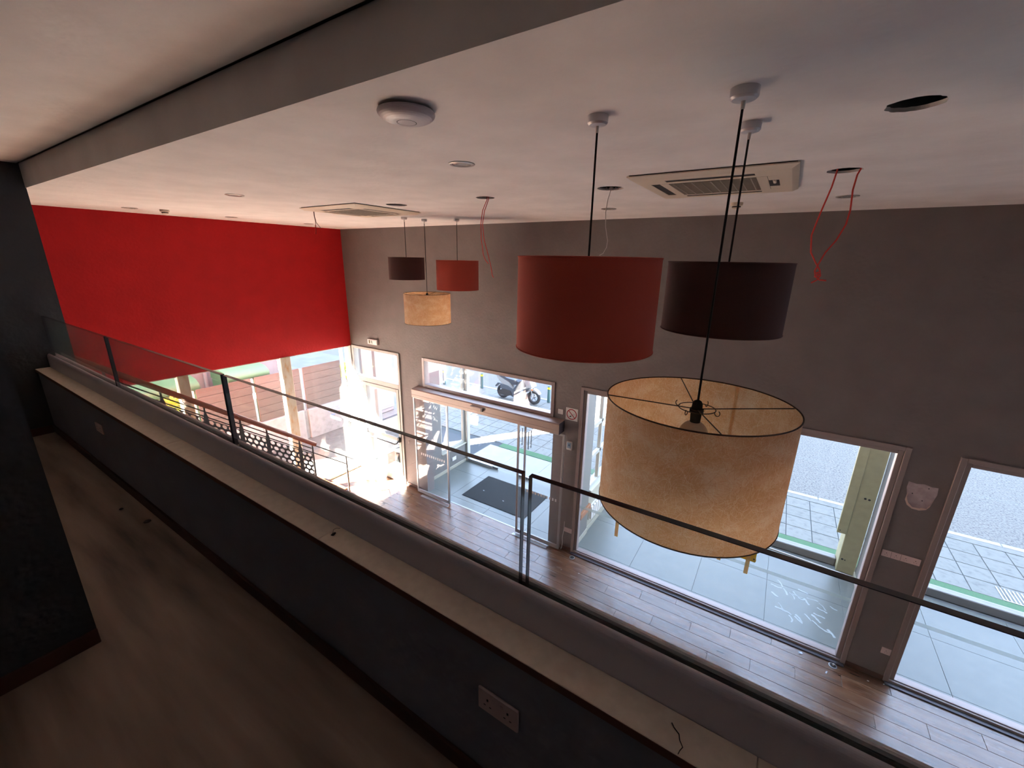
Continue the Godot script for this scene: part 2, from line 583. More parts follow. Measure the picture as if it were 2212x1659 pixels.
func build_shell() -> void:
	# hall ceiling of plasterboard, with the cut-outs
	var b := B.new()
	var rows := [[0.0, 2.08, []], [2.08, 2.56, [5, 3, 4, 2, 1]], [2.56, 3.28, []], [3.28, 3.74, [0]], [3.74, 4.606, []]]
	for r in rows:
		var xs := -0.02
		for k in r[2]:
			var h: Array = HOLES[k]
			b.quad(V(xs, H, r[0]), V(h[0] - 0.2, H, r[0]), V(h[0] - 0.2, H, r[1]), V(xs, H, r[1]), Vector3.DOWN)
			holed(b, h[0] - 0.2, h[0] + 0.2, r[0], r[1], Vector2(h[0], h[1]), h[2], H, 0.014, 90 + k)
			xs = h[0] + 0.2
		b.quad(V(xs, H, r[0]), V(18.0, H, r[0]), V(18.0, H, r[1]), V(xs, H, r[1]), Vector3.DOWN)
	b.quad(V(-0.02, H, 4.606), V(18.0, H, 4.606), V(18.0, H2, 4.606), V(-0.02, H2, 4.606), V(0, 0, 1))
	b.quad(V(-0.02, H + 0.014, 0), V(-0.02, H + 0.014, 2.08), V(18.0, H + 0.014, 2.08), V(18.0, H + 0.014, 0), Vector3.UP)
	struct("ceiling", b, M.ceiling, "pale plasterboard hall ceiling with cut-out holes and a step down from the mezzanine", "ceiling")
	struct("ceiling_upper", bx(V(-0.02, H2, 4.62), V(18.0, H2 + 0.06, 9.0)), M.ceiling, "pale ceiling over the mezzanine, one step higher than the hall ceiling", "ceiling")
	struct("roof", bx(V(-0.25, H2 + 0.06, -0.2), V(18.25, H2 + 0.3, 9.25)), M.slab, "concrete roof slab above the ceilings", "roof")
	# walls
	struct("wall_left", bx(V(-0.25, 2.91, -0.2), V(0, H2 + 0.1, 9.2)).box(V(-0.25, 0, 4.55), V(0, 2.91, 9.2)), M.red_wall, "red painted side wall above the tall glazing", "wall")
	struct("wall_back", bx(V(-0.25, 0, 9.0), V(18.25, H2 + 0.1, 9.25)), M.ceiling, "pale back wall behind the mezzanine", "wall")
	struct("wall_right", bx(V(18.0, 0, -0.2), V(18.25, H2 + 0.1, 9.2)), M.ceiling, "pale end wall at the far right of the hall", "wall")
	struct("wall_end", bx(V(1.80, 0, 4.60), V(1.98, H2 + 0.05, 9.0)), M.black_wall, "dark charcoal end wall of the mezzanine where the glass balustrade stops", "wall")
	struct("wall_near", bx(V(5.24, MZ, 5.40), V(5.44, H2, 9.0)), M.black_wall, "dark charcoal partition in the left foreground of the mezzanine", "wall")
	# front wall round the openings
	b = B.new()
	var t0 := -0.2
	b.box(V(-0.25, 2.93, t0), V(18.25, H2 + 0.1, 0))
	for s in [[-0.25, 0.045], [1.511, 2.132], [5.002, 5.457], [9.172, 9.559], [13.27, 13.66], [17.375, 18.25]]:
		b.box(V(s[0], 0, t0), V(s[1], 2.93, 0))
	b.box(V(2.132, 2.19, t0), V(5.002, 2.346, 0))
	struct("wall_front", b, M.grey_wall, "grey painted street wall with the doors and tall shop windows", "wall")
	# skirtings
	struct("baseboard_front", bx(V(1.511, 0, 0), V(1.95, 0.06, 0.012), 0.003).box(V(5.24, 0, 0), V(5.457, 0.06, 0.012), 0.003).box(V(9.172, 0, 0), V(9.559, 0.06, 0.012), 0.003), M.skirting, "low brown baseboard between the openings of the street wall", "baseboard")


func build_floor() -> void:
	var f := struct("floor", bx(V(-0.02, -0.12, -0.02), V(18.0, -0.010, 9.0)), M.slab, "brown wood-look plank floor of the hall, glossy beside the windows", "floor")
	part("floor_field", bx(V(0, -0.010, 2.492), V(18.0, 0.0, 9.0)), M.plank0, f)
	var cache := {}
	var w := 0.188
	for r in 13:
		var z := 0.012 + r * 0.191
		var x := 0.006 - fmod(r * 0.47, 1.2)
		while x < 11.9:
			var x0 := maxf(x, 0.006)
			var x1 := x + 1.197
			if x1 - x0 > 0.04:
				var key := int(round((x1 - x0) * 1000))
				if not cache.has(key):
					cache[key] = bx(V(0, -0.0095, 0), V(x1 - x0, 0.0, w), 0.0016).mesh()
				var o := part("plank", cache[key], M["plank%d" % (rng.randi() % 5)], f)
				o.position = V(x0, 0, z)
			x += 1.2
	part("floor_field", bx(V(12.0, -0.010, 0.0), V(18.0, 0.0, 2.492)), M.plank2, f)


func build_mezzanine() -> void:
	struct("floor_mezzanine", bx(V(1.98, 2.75, 4.74), V(18.0, MZ, 9.0)).box(V(0, 2.75, 4.98), V(1.80, MZ, 9.0)), M.mezz_floor, "dark worn wood-look floor of the mezzanine walkway", "floor")
	struct("wall_parapet", bx(V(1.98, 2.70, 4.70), V(18.0, 3.66, 4.872)), M.dark_wall, "low charcoal parapet wall along the mezzanine edge", "wall")
	struct("baseboard_parapet", bx(V(1.98, MZ, 4.872), V(18.0, MZ + 0.075, 4.886), 0.003), M.skirting, "brown baseboard at the foot of the low parapet", "baseboard")
	struct("baseboard_end", bx(V(1.98, MZ, 4.887), V(1.994, MZ + 0.075, 9.0), 0.003), M.skirting, "brown baseboard along the dark end wall of the mezzanine", "baseboard")
	struct("baseboard_near", bx(V(5.44, MZ, 5.40), V(5.455, MZ + 0.075, 9.0), 0.003), M.skirting, "brown baseboard along the dark foreground partition", "baseboard")
	# ledge of boards with a brown edge band
	var t := thing("parapet_ledge", "long cream board ledge with brown edge on top of the low parapet", "ledge", V(7.0, 3.66, 4.83))
	for k in 11:
		var x0 := 1.985 + (0.0 if k == 0 else -0.055) + k * 1.5
		var x1 := 1.985 - 0.055 + (k + 1) * 1.5 - 0.002
		var s := part("ledge_board", bx(V(x0, 3.664, 4.786), V(minf(x1, 17.99), 3.69, 4.884), 0.0015), M.sill, t)
		part("edge_band", bx(V(x0, 3.6635, 4.884), V(minf(x1, 17.99), 3.6885, 4.8862), 0.0005), M.sill_edge, s, "brown edge band")


func frame_rect(b: B, x0: float, x1: float, y0: float, y1: float, w: float, z0: float, z1: float, bot := -1.0, bev := 0.004) -> void:
	var wb := w if bot < 0.0 else bot
	b.box(V(x0, y0, z0), V(x0 + w, y1, z1), bev)
	b.box(V(x1 - w, y0, z0), V(x1, y1, z1), bev)
	b.box(V(x0 + w, y1 - w, z0), V(x1 - w, y1, z1), bev)
	if wb > 0.0:
		b.box(V(x0 + w, y0, z0), V(x1 - w, y0 + wb, z1), bev)


func build_facade() -> void:
	# the two tall shop windows
	for k in 3:
		var x0: float = [5.457, 9.559, 13.66][k]
		var x1: float = [9.172, 13.27, 17.375][k]
		var t := thing(["window_1", "window_2", "window_7"][k], ["tall fixed shop window behind the large cream lampshade", "tall fixed shop window at the right edge, beyond the dark pier", "third tall shop window, outside the frame to the right"][k], "window", V((x0 + x1) / 2, 0, 0), "", "structure")
		var b := B.new()
		frame_rect(b, x0 - 0.012, x1 + 0.012, 0.0, 2.942, 0.05, -0.12, 0.022, 0.045)
		part("window_frame", b, M.frame, t)
		b = B.new()
		frame_rect(b, x0 + 0.038, x1 - 0.038, 0.03, 2.892, 0.048, -0.09, -0.004, 0.028)
		part("glazing_bead", b, M.frame, t)
		b = B.new()
		b.box(V(x0, 0.0, 0.022), V(x1, 0.016, 0.075), 0.004)
		part("floor_strip", b, M.frame_dark, t)
		part("pane", bx(V(x0 + 0.08, 0.055, -0.052), V(x1 - 0.08, 2.85, -0.042)), M.glass, t)
		part("frosted_strip", bx(V(x0 + 0.087, 0.855, -0.0415), V(x1 - 0.087, 0.905, -0.0405)), M.frost, t, "frosted safety strip across the pane")
	# strip window over the sliding door
	var tw := thing("window_3", "long low strip window above the sliding door housing", "window", V(3.57, 2.346, 0), "", "structure")
	var b3 := B.new()
	frame_rect(b3, 2.132, 5.002, 2.346, 2.93, 0.058, -0.12, 0.018)
	part("window_frame", b3, M.frame, tw)
	part("pane", bx(V(2.185, 2.4, -0.052), V(4.95, 2.875, -0.042)), M.glass, tw)
	# exit door in the corner
	var d := thing("door_1", "white framed glass exit door with black push bar in the corner", "door", V(0.78, 0, 0), "", "structure")
	var b := B.new()
	frame_rect(b, 0.045, 1.511, 0.0, 2.93, 0.055, -0.10, 0.03, 0.02)
	b.box(V(0.10, 2.165, -0.10), V(1.456, 2.265, 0.03), 0.004)
	b.box(V(0.30, 0.02, -0.10), V(0.36, 2.165, 0.03), 0.004)
	part("door_frame", b, M.alu_white, d)
	part("top_pane", bx(V(0.1, 2.265, -0.04), V(1.456, 2.875, -0.03)), M.glass, d)
	part("side_pane", bx(V(0.1, 0.12, -0.04), V(0.3, 2.165, -0.03)), M.glass, d)
	part("side_rail", bx(V(0.10, 0.02, -0.07), V(0.30, 0.13, 0.0), 0.004), M.alu_white, d)
	b = B.new()
	frame_rect(b, 0.366, 1.452, 0.025, 2.16, 0.075, -0.06, 0.04, 0.13)
	part("door_leaf", b, M.alu_white, d)
	part("leaf_pane", bx(V(0.44, 0.155, -0.02), V(1.378, 2.085, -0.01)), M.glass, d)
	var pb := part("push_bar", B.new().tube([V(0.41, 1.03, 0.06), V(0.41, 0.98, 0.125), V(0.44, 0.96, 0.14), V(1.36, 0.96, 0.14), V(1.40, 0.98, 0.125), V(1.41, 1.03, 0.06)], 0.012, 10), M.blackish, d)
	part("bar_bracket", bx(V(0.375, 0.99, 0.04), V(0.435, 1.10, 0.085), 0.008), M.blackish, pb)
	part("bar_bracket", bx(V(1.385, 0.99, 0.04), V(1.445, 1.10, 0.085), 0.008), M.blackish, pb)
	part("bar_housing", bx(V(0.435, 1.015, 0.04), V(1.385, 1.085, 0.072), 0.006), M.alu_white, pb)
	# sliding door: housing, leaves, floor guide
	var h := thing("door_2", "automatic sliding glass entrance door under a long beige housing", "door", V(3.57, 0, 0.1), "", "structure")
	b = B.new()
	b.xf = fr(V(1.995, 0, 0), V(0, 0, 1), V(0, 1, 0), V(1, 0, 0))
	b.extrude([Vector2(0.0, 2.155), Vector2(0.185, 2.155), Vector2(0.19, 2.16), Vector2(0.19, 2.215), Vector2(0.186, 2.2165), Vector2(0.186, 2.2195), Vector2(0.19, 2.221), Vector2(0.19, 2.312), Vector2(0.172, 2.33), Vector2(0.0, 2.345)], 3.197)
	part("housing", b, M.header, h)
	part("end_cap", bx(V(5.192, 2.15, 0.0), V(5.197, 2.335, 0.185), 0.001), M.frame_dark, h)
	b = B.new().box(V(3.46, 2.225, 0.19), V(3.74, 2.29, 0.225), 0.008)
	var sn := part("motion_sensor", b, M.header, h)
	part("sensor_eye", bx(V(3.70, 2.23, 0.224), V(3.738, 2.285, 0.228), 0.002), M.frame_dark, sn)
	for s in [[1.935, 2.83, 0.085, 0.11, "L"], [4.385, 5.262, 0.085, 0.11, "R"], [2.66, 2.80, 0.04, 0.065, "l"], [4.495, 4.60, 0.04, 0.065, "r"]]:
		b = B.new()
		var full: bool = s[1] - s[0] > 0.5
		if full:
			frame_rect(b, s[0], s[1], 0.02, 2.145, 0.038, s[2], s[3], 0.075)
		else:
			var xa: float = s[0] if s[4] == "r" else s[1] - 0.035
			b.box(V(xa, 0.02, s[2]), V(xa + 0.035, 2.145, s[3]), 0.003)
		var lf := part("sliding_leaf", b, M.alu, h)
		if full:
			part("pane", bx(V(s[0] + 0.03, 0.09, s[2] + 0.008), V(s[1] - 0.03, 2.12, s[2] + 0.016)), M.glass, lf)
			var dash := B.new()
			var x: float = s[0] + 0.16
			while x < s[1] - 0.1:
				dash.box(V(x, 0.915, s[3] - 0.002), V(x + 0.026, 0.965, s[3] - 0.0012))
				x += 0.055
			part("safety_dashes", dash, M.plain_white, lf, "row of small white warning dashes", "stuff")
	part("floor_guide", bx(V(2.10, -0.002, 0.125), V(2.83, 0.007, 0.19), 0.002), M.alu, h)
	part("floor_guide", bx(V(4.36, -0.002, 0.125), V(5.06, 0.007, 0.19), 0.002), M.alu, h)
	part("threshold", bx(V(2.13, -0.004, -0.02), V(5.0, 0.004, 0.012), 0.001), M.alu, h)


func build_side_glazing() -> void:
	var t := thing("window_4", "tall side glazing under the red wall with rust stained mullion", "window", V(0, 0, 2.2), "", "structure")
	part("mullion", bx(V(-0.10, 0, 1.38), V(0.02, 2.91, 1.57), 0.006), M.mullion, t, "off-white mullion with orange rust stains")
	part("corner_post", bx(V(-0.12, 0, -0.10), V(0.03, 2.91, 0.045), 0.006), M.alu_white, t)
	part("mullion", bx(V(-0.10, 0, 3.05), V(0.02, 2.91, 3.20), 0.006), M.mullion, t)
	part("bottom_rail", bx(V(-0.10, 0, 0.045), V(0.0, 0.05, 4.55), 0.006), M.alu_white, t)
	part("top_rail", bx(V(-0.12, 2.89, 0.045), V(-0.02, 2.915, 4.55), 0.004), M.alu_white, t)
	for s in [[0.045, 1.38], [1.57, 3.05], [3.2, 4.55]]:
		part("pane", bx(V(-0.052, 0.05, s[0]), V(-0.042, 2.89, s[1])), M.glass, t)


func build_porches() -> void:
	# tiled floor outside the doors and shop windows
	var f := struct("floor_porch", bx(V(1.86, -0.15, -2.14), V(18.2, -0.010, -0.0)), M.tile_joint, "pale grey large-format floor tiles of the glazed porches", "floor")
	var cache := {}
	for i in 18:
		for j in 3:
			var x0 := maxf(1.88, 1.65 + i * 0.95 + 0.002)
			var x1 := minf(18.2, 1.65 + (i + 1) * 0.95 - 0.002)
			var z1 := minf(-0.022, -0.20 - (j - 1) * 0.93 - 0.002) if j > 0 else -0.022
			var z0 := maxf(-2.13, -0.20 - j * 0.93 + 0.002)
			if x1 - x0 < 0.05 or z1 - z0 < 0.05:
				continue
			if j > 0:
				z1 = -0.20 - (j - 1) * 0.93 - 0.002
			part("tile", bx(V(x0, -0.0095, z0), V(x1, 0.0, z1), 0.001), M.tile, f)
	# vestibule left side: solid pier, low wall, window over it
	var l := thing("wall_vestibule", "grey side wall of the entrance vestibule with a window over a low sill", "wall", V(1.80, 0, -0.9), "", "structure")
	part("pier", bx(V(1.70, 0, -0.74), V(1.87, 2.93, -0.2)), M.vest_wall, l)
	part("low_wall", bx(V(1.72, 0, -1.62), V(1.87, 0.48, -0.74)), M.vest_wall, l)
	part("sill", bx(V(1.70, 0.48, -1.62), V(1.90, 0.505, -0.74), 0.004), M.cream_skirt, l)
	part("skirting", bx(V(1.87, 0, -1.60), V(1.882, 0.08, -0.2), 0.003), M.cream_skirt, l)
	var b := B.new()
	b.xf = fr(V(1.81, 0, 0), V(0, 0, -1), V(0, 1, 0), V(1, 0, 0))
	frame_rect(b, 0.74, 1.60, 0.505, 2.93, 0.06, -0.03, 0.03)
	part("side_frame", b, M.alu_white, l)
	part("side_pane", bx(V(1.805, 0.56, -1.56), V(1.813, 2.88, -0.79)), M.glass, l)
	part("socket_cover", bx(V(1.87, 0.20, -1.22), V(1.885, 0.29, -1.08), 0.004), M.white_plastic, l)
	# outer glass front of the vestibule
	var g := thing("door_3", "outer frameless glass doors of the vestibule with steel pull handles", "door", V(3.5, 0, -1.66), "", "structure")
	part("corner_post", bx(V(1.80, 0, -1.71), V(1.92, 2.93, -1.60), 0.006), M.alu_white, g)
	part("bottom_frame", bx(V(1.92, 0, -1.70), V(2.63, 0.065, -1.62), 0.005), M.alu, g)
	part("fixed_pane", bx(V(1.92, 0.065, -1.665), V(2.632, 2.93, -1.655)), M.glass, g)
	for k in 2:
		var x0: float = [2.64, 3.515][k]
		var lf := part("glass_leaf", bx(V(x0, 0.012, -1.665), V(x0 + 0.865, 2.35, -1.655)), M.glass, g)
		var hx: float = [3.39, 3.62][k]
		for zz in [-1.60, -1.72]:
			var hb := B.new().tube([V(hx, 0.78, zz), V(hx, 1.2, zz)], 0.0125, 12)
			part("pull_handle", hb, M.steel, lf)
		part("handle_bolt", B.new().tube([V(hx, 0.85, -1.72), V(hx, 0.85, -1.60)], 0.008, 8).tube([V(hx, 1.12, -1.72), V(hx, 1.12, -1.60)], 0.008, 8), M.steel, lf)
		part("patch_fitting", bx(V([2.64, 3.52][k], 0.008, -1.68), V([2.78, 3.66][k], 0.06, -1.64), 0.004), M.steel, lf)
		part("patch_fitting", bx(V([3.34, 4.24][k], 0.008, -1.68), V([3.48, 4.38][k], 0.06, -1.64), 0.004), M.steel, lf)
	part("bottom_frame", bx(V(4.40, 0, -1.70), V(5.32, 0.065, -1.62), 0.005), M.alu, g)
	part("fixed_pane", bx(V(4.40, 0.065, -1.665), V(5.32, 2.93, -1.655)), M.glass, g)
	part("corner_post", bx(V(5.30, 0, -1.72), V(5.42, 2.93, -1.60), 0.006), M.alu_white, g)
	# partition between vestibule and first porch
	var p := thing("wall_porch", "grey pier and white multi-pane window beside the first shop window", "wall", V(5.4, 0, -1.0), "", "structure")
	part("pier", bx(V(5.14, 0, -0.62), V(5.46, 2.93, -0.2)), M.vest_wall, p)
	part("low_wall", bx(V(5.32, 0, -2.1), V(5.44, 0.84, -0.62)), M.cream_skirt, p)
	part("sill", bx(V(5.28, 0.84, -2.1), V(5.50, 0.87, -0.62), 0.004), M.alu_white, p)
	part("ledge", bx(V(5.44, 0.50, -0.66), V(5.50, 0.60, -0.22), 0.004), M.oak_skirting, p)
	part("skirting", bx(V(5.44, 0, -2.1), V(5.456, 0.10, -0.62), 0.003).box(V(5.46, 0, -0.62), V(5.474, 0.10, -0.2), 0.003), M.cream_skirt, p)
	b = B.new()
	b.xf = fr(V(5.40, 0, 0), V(0, 0, -1), V(0, 1, 0), V(1, 0, 0))
	frame_rect(b, 0.62, 2.10, 0.87, 2.93, 0.055, -0.03, 0.03)
	b.box(V(0.66, 1.44, -0.03), V(2.06, 1.51, 0.03), 0.004)
	b.box(V(0.66, 2.01, -0.03), V(2.06, 2.08, 0.03), 0.004)
	b.box(V(1.06, 0.9, -0.03), V(1.12, 2.9, 0.03), 0.004)
	part("side_frame", b, M.alu_white, p)
	part("side_pane", bx(V(5.396, 0.92, -2.05), V(5.404, 2.88, -0.67)), M.glass, p)
	var rd := B.new()
	rd.box(V(5.44, 0.22, -1.5), V(5.465, 0.50, -0.70), 0.004)
	for k in 7:
		rd.box(V(5.465, 0.23, -0.72 - k * 0.11 - 0.085), V(5.50, 0.49, -0.72 - k * 0.11), 0.01)
	part("radiator", rd, M.white_plastic, p)
	# partition between the two porches, with the cream column at its street end
	var q := thing("wall_porch_end", "thin grey partition between the porches behind the second pier", "wall", V(9.5, 0, -1.1), "", "structure")
	part("pier", bx(V(9.46, 0, -1.98), V(9.54, 2.93, -0.2)), M.vest_wall, q)
	part("skirting", bx(V(9.446, 0, -1.98), V(9.46, 0.10, -0.2), 0.003).box(V(9.54, 0, -1.98), V(9.554, 0.10, -0.2), 0.003), M.cream_skirt, q)
	var c := thing("column", "cream metal column with a wider upper flange outside the first shop window", "column", V(9.3, 0, -2.1))
	part("shaft", bx(V(9.225, 0, -2.3), V(9.46, 2.93, -2.0), 0.006), M.cream_column, c)
	part("flange", bx(V(9.11, 0.69, -2.03), V(9.235, 2.93, -1.985), 0.004), M.cream_column, c)
	for s in [[9.335, 1.36], [9.385, 1.355], [9.27, 0.24], [9.305, 0.235]]:
		part("bolt_hole", B.new().tube([V(s[0], s[1], -2.002), V(s[0], s[1], -1.997)], 0.016 if s[0] != 9.305 else 0.01, 12), M.blackish, c)
	part("flange_screw", B.new().tube([V(9.145, 0.74, -1.987), V(9.145, 0.74, -1.982)], 0.008, 8), M.blackish, c)
	# outer glazing of the porches
	for k in 2:
		var x0: float = [5.44, 9.54][k]
		var x1: float = [9.22, 18.2][k]
		var w := thing("window_%d" % (5 + k), ["outer glass front of the first porch on a grey bottom rail", "outer glass front of the second porch on a grey bottom rail"][k], "window", V((x0 + x1) / 2, 0, -2.1), "", "structure")
		part("bottom_rail", bx(V(x0, 0, -2.26), V(x1, 0.135, -2.12), 0.01), M.porch_rail, w)
		part("pane", bx(V(x0, 0.135, -2.215), V(x1, 2.93, -2.205)), M.glass, w)
	single("entrance_mat", bx(V(2.78, 0.0, -1.29), V(4.31, 0.012, -0.33), 0.004), M.mat_fibre, "dark charcoal entrance mat on the vestibule tiles", "mat", V(3.545, 0, -0.81))
	single("floor_cable", B.new().tube([V(6.9, 0.012, -1.96), V(7.9, 0.012, -1.99), V(8.34, 0.012, -2.02), V(8.8, 0.012, -1.985), V(9.2, 0.012, -1.955), V(9.44, 0.012, -1.94)], 0.012, 8), M.white_cable, "pale cable lying along the porch floor below the outer glass", "cable", V(8.3, 0, -1.99))


func slab_field(parent: Node, x0: float, x1: float, z0: float, z1: float, cache: Dictionary) -> void:
	var p := 0.405
	var nx := int(round((x1 - x0) / p))
	var nz := int(round((z1 - z0) / p))
	for i in nx:
		for j in nz:
			if not cache.has("m"):
				cache["m"] = bx(V(0.006, -0.04, 0.006), V(p - 0.006, 0.0, p - 0.006), 0.003).mesh()
			var o := part("paving_slab", cache["m"], M["slab%d" % (rng.randi() % 3)], parent)
			o.position = V(x0 + i * p, rng.randf_range(-0.0015, 0.0), z0 + j * p)


func build_street() -> void:
	var g := struct("ground", bx(V(-40, -0.3, -6.85), V(5.5, -0.012, -2.96)).box(V(-40, -0.3, -2.96), V(-2.0, -0.012, 20)), M.far_paving, "pale grey square paving slabs of the forecourt and street", "pavement")
	part("bedding", bx(V(5.5, -0.3, -4.43), V(30, -0.012, -2.14)), M.slab_joint, g)
	part("bedding", bx(V(-2.0, -0.3, -2.96), V(1.9, -0.02, -1.0)), M.slab_joint, g)
	part("bedding", bx(V(1.86, -0.3, -2.96), V(5.5, -0.012, -2.14)), M.slab_joint, g)
	var cache := {}
	slab_field(g, -1.45, 5.435, -6.85 + 0.245, -2.96, cache)
	slab_field(g, 5.70, 13.8, -4.41 + 0.15, -2.64, cache)
	part("edge_slab", bx(V(5.5, -0.04, -4.42), V(30, 0.0, -4.27), 0.003), M.slab1, g)
	# big pale tiles outside the vestibule doors
	var pf := struct("floor_step", bx(V(1.80, -0.1, -2.72), V(5.5, -0.011, -1.72)), M.tile_joint, "large lilac white tiles outside the vestibule doors", "floor")
	for i in 4:
		part("tile", bx(V(1.80 + i * 0.925 + 0.002, -0.011, -2.72), V(1.80 + (i + 1) * 0.925 - 0.002, 0.001, -1.90), 0.001), M.lilac_tile, pf)
		part("tile", bx(V(1.80 + i * 0.925 + 0.002, -0.011, -1.896), V(1.80 + (i + 1) * 0.925 - 0.002, 0.001, -1.72), 0.001), M.lilac_tile, pf)
	single("turf_strip", bx(V(2.06, -0.02, -2.955), V(5.5, 0.012, -2.725), 0.006), M.turf, "narrow green artificial turf strip outside the vestibule tiles", "turf", V(3.8, 0, -2.84), "", "stuff")
	single("turf_strip", bx(V(5.5, -0.02, -2.62), V(18.2, 0.012, -2.27), 0.006), M.turf, "green artificial turf strip outside the porch windows", "turf", V(9.4, 0, -2.45), "", "stuff")
	struct("road", bx(V(-40, -0.5, -40), V(60, -0.10, -7.0)).box(V(5.65, -0.5, -7.0), V(60, -0.10, -4.55)), M.asphalt, "worn pale asphalt road beyond the pavement", "road")
	var kb := struct("trim_kerb", bx(V(5.5, -0.3, -4.57), V(5.52, -0.02, -4.43)), M.kerb, "pale concrete kerb stones along the road", "kerb")
	for k in 12:
		part("kerb_stone", bx(V(5.5 + k * 0.9 + 0.004, -0.2, -4.565), V(6.4 + k * 0.9 - 0.004, 0.004, -4.43), 0.012), M.kerb, kb)
	for k in 10:
		part("kerb_stone", bx(V(-3.5 + k * 0.9 + 0.004, -0.2, -7.0), V(-2.6 + k * 0.9 - 0.004, 0.004, -6.86), 0.012), M.kerb, kb)
	single("drain_grate", bx(V(11.30, 0.0, -2.66), V(11.7, 0.006, -2.64), 0.001), M.steel, "small metal drain grate in the paving near the right frame edge", "grate", V(11.5, 0, -2.5))
	var dg := get_node("drain_grate")
	for k in 9:
		part("grate_bar", bx(V(11.30 + k * 0.045, 0.0, -2.98), V(11.318 + k * 0.045, 0.006, -2.66), 0.001), M.steel, dg)
	# bollards
	var spots := [[1.43, -6.72, "dark green street bollard with yellow band, by the scooter's front wheel"], [-1.47, -6.70, "grey green street bollard with yellow band, behind the scooter's rear wheel"], [-2.98, -6.25, "street bollard with yellow band at the left end of the strip window"]]
	for s in spots:
		var bo := thing("bollard", s[2], "bollard", V(s[0], 0, s[1]), "street bollards by the kerb")
		part("shaft", B.new().lathe(V(s[0], 0, s[1]), [Vector2(0.0, 0), Vector2(0.058, 0.0), Vector2(0.058, 0.10), Vector2(0.053, 0.11), Vector2(0.053, 0.50), Vector2(0.0, 0.50)], 20), M.bollard, bo)
		part("band", B.new().lathe(V(s[0], 0, s[1]), [Vector2(0.053, 0.475), Vector2(0.058, 0.48), Vector2(0.058, 0.545), Vector2(0.053, 0.55)], 20), M.yellow, bo, "yellow band")
		part("cap", B.new().lathe(V(s[0], 0, s[1]), [Vector2(0.055, 0.545), Vector2(0.055, 0.565), Vector2(0.045, 0.585), Vector2(0.02, 0.595), Vector2(0.0, 0.597)], 20), M.bollard, bo)
	# the building goes on above and beside the shop
	struct("building_upper", bx(V(-0.25, H2 + 0.3, -0.2), V(30, 14, 12)).box(V(18.25, 0, -0.2), V(30, H2 + 0.3, 12)), M.slab, "upper storeys of the shop building and the house next door", "building")


func leafy(b: B, c: Vector3, r: float, count: int, len: float, sd: int) -> void:
	var g := RandomNumberGenerator.new()
	g.seed = sd
	for k in count:
		var a := g.randf() * TAU
		var el := g.randf_range(-0.3, 1.2)
		var d := V(cos(a) * cos(el), sin(el), sin(a) * cos(el))
		var p := c + d * r * g.randf_range(0.2, 1.0)
		var s := d.cross(Vector3.UP + V(0.1, 0, 0.05)).normalized() * len * 0.22
		var nn := d.cross(s).normalized()
		var tip := p + d * len + V(0, -len * 0.25, 0)
		var mid := p + d * len * 0.5
		b.tri(p, mid + s, mid - s, nn, nn, nn, Vector2(), Vector2(), Vector2())
		b.tri(tip, mid + s, mid - s, nn, nn, nn, Vector2(), Vector2(), Vector2())


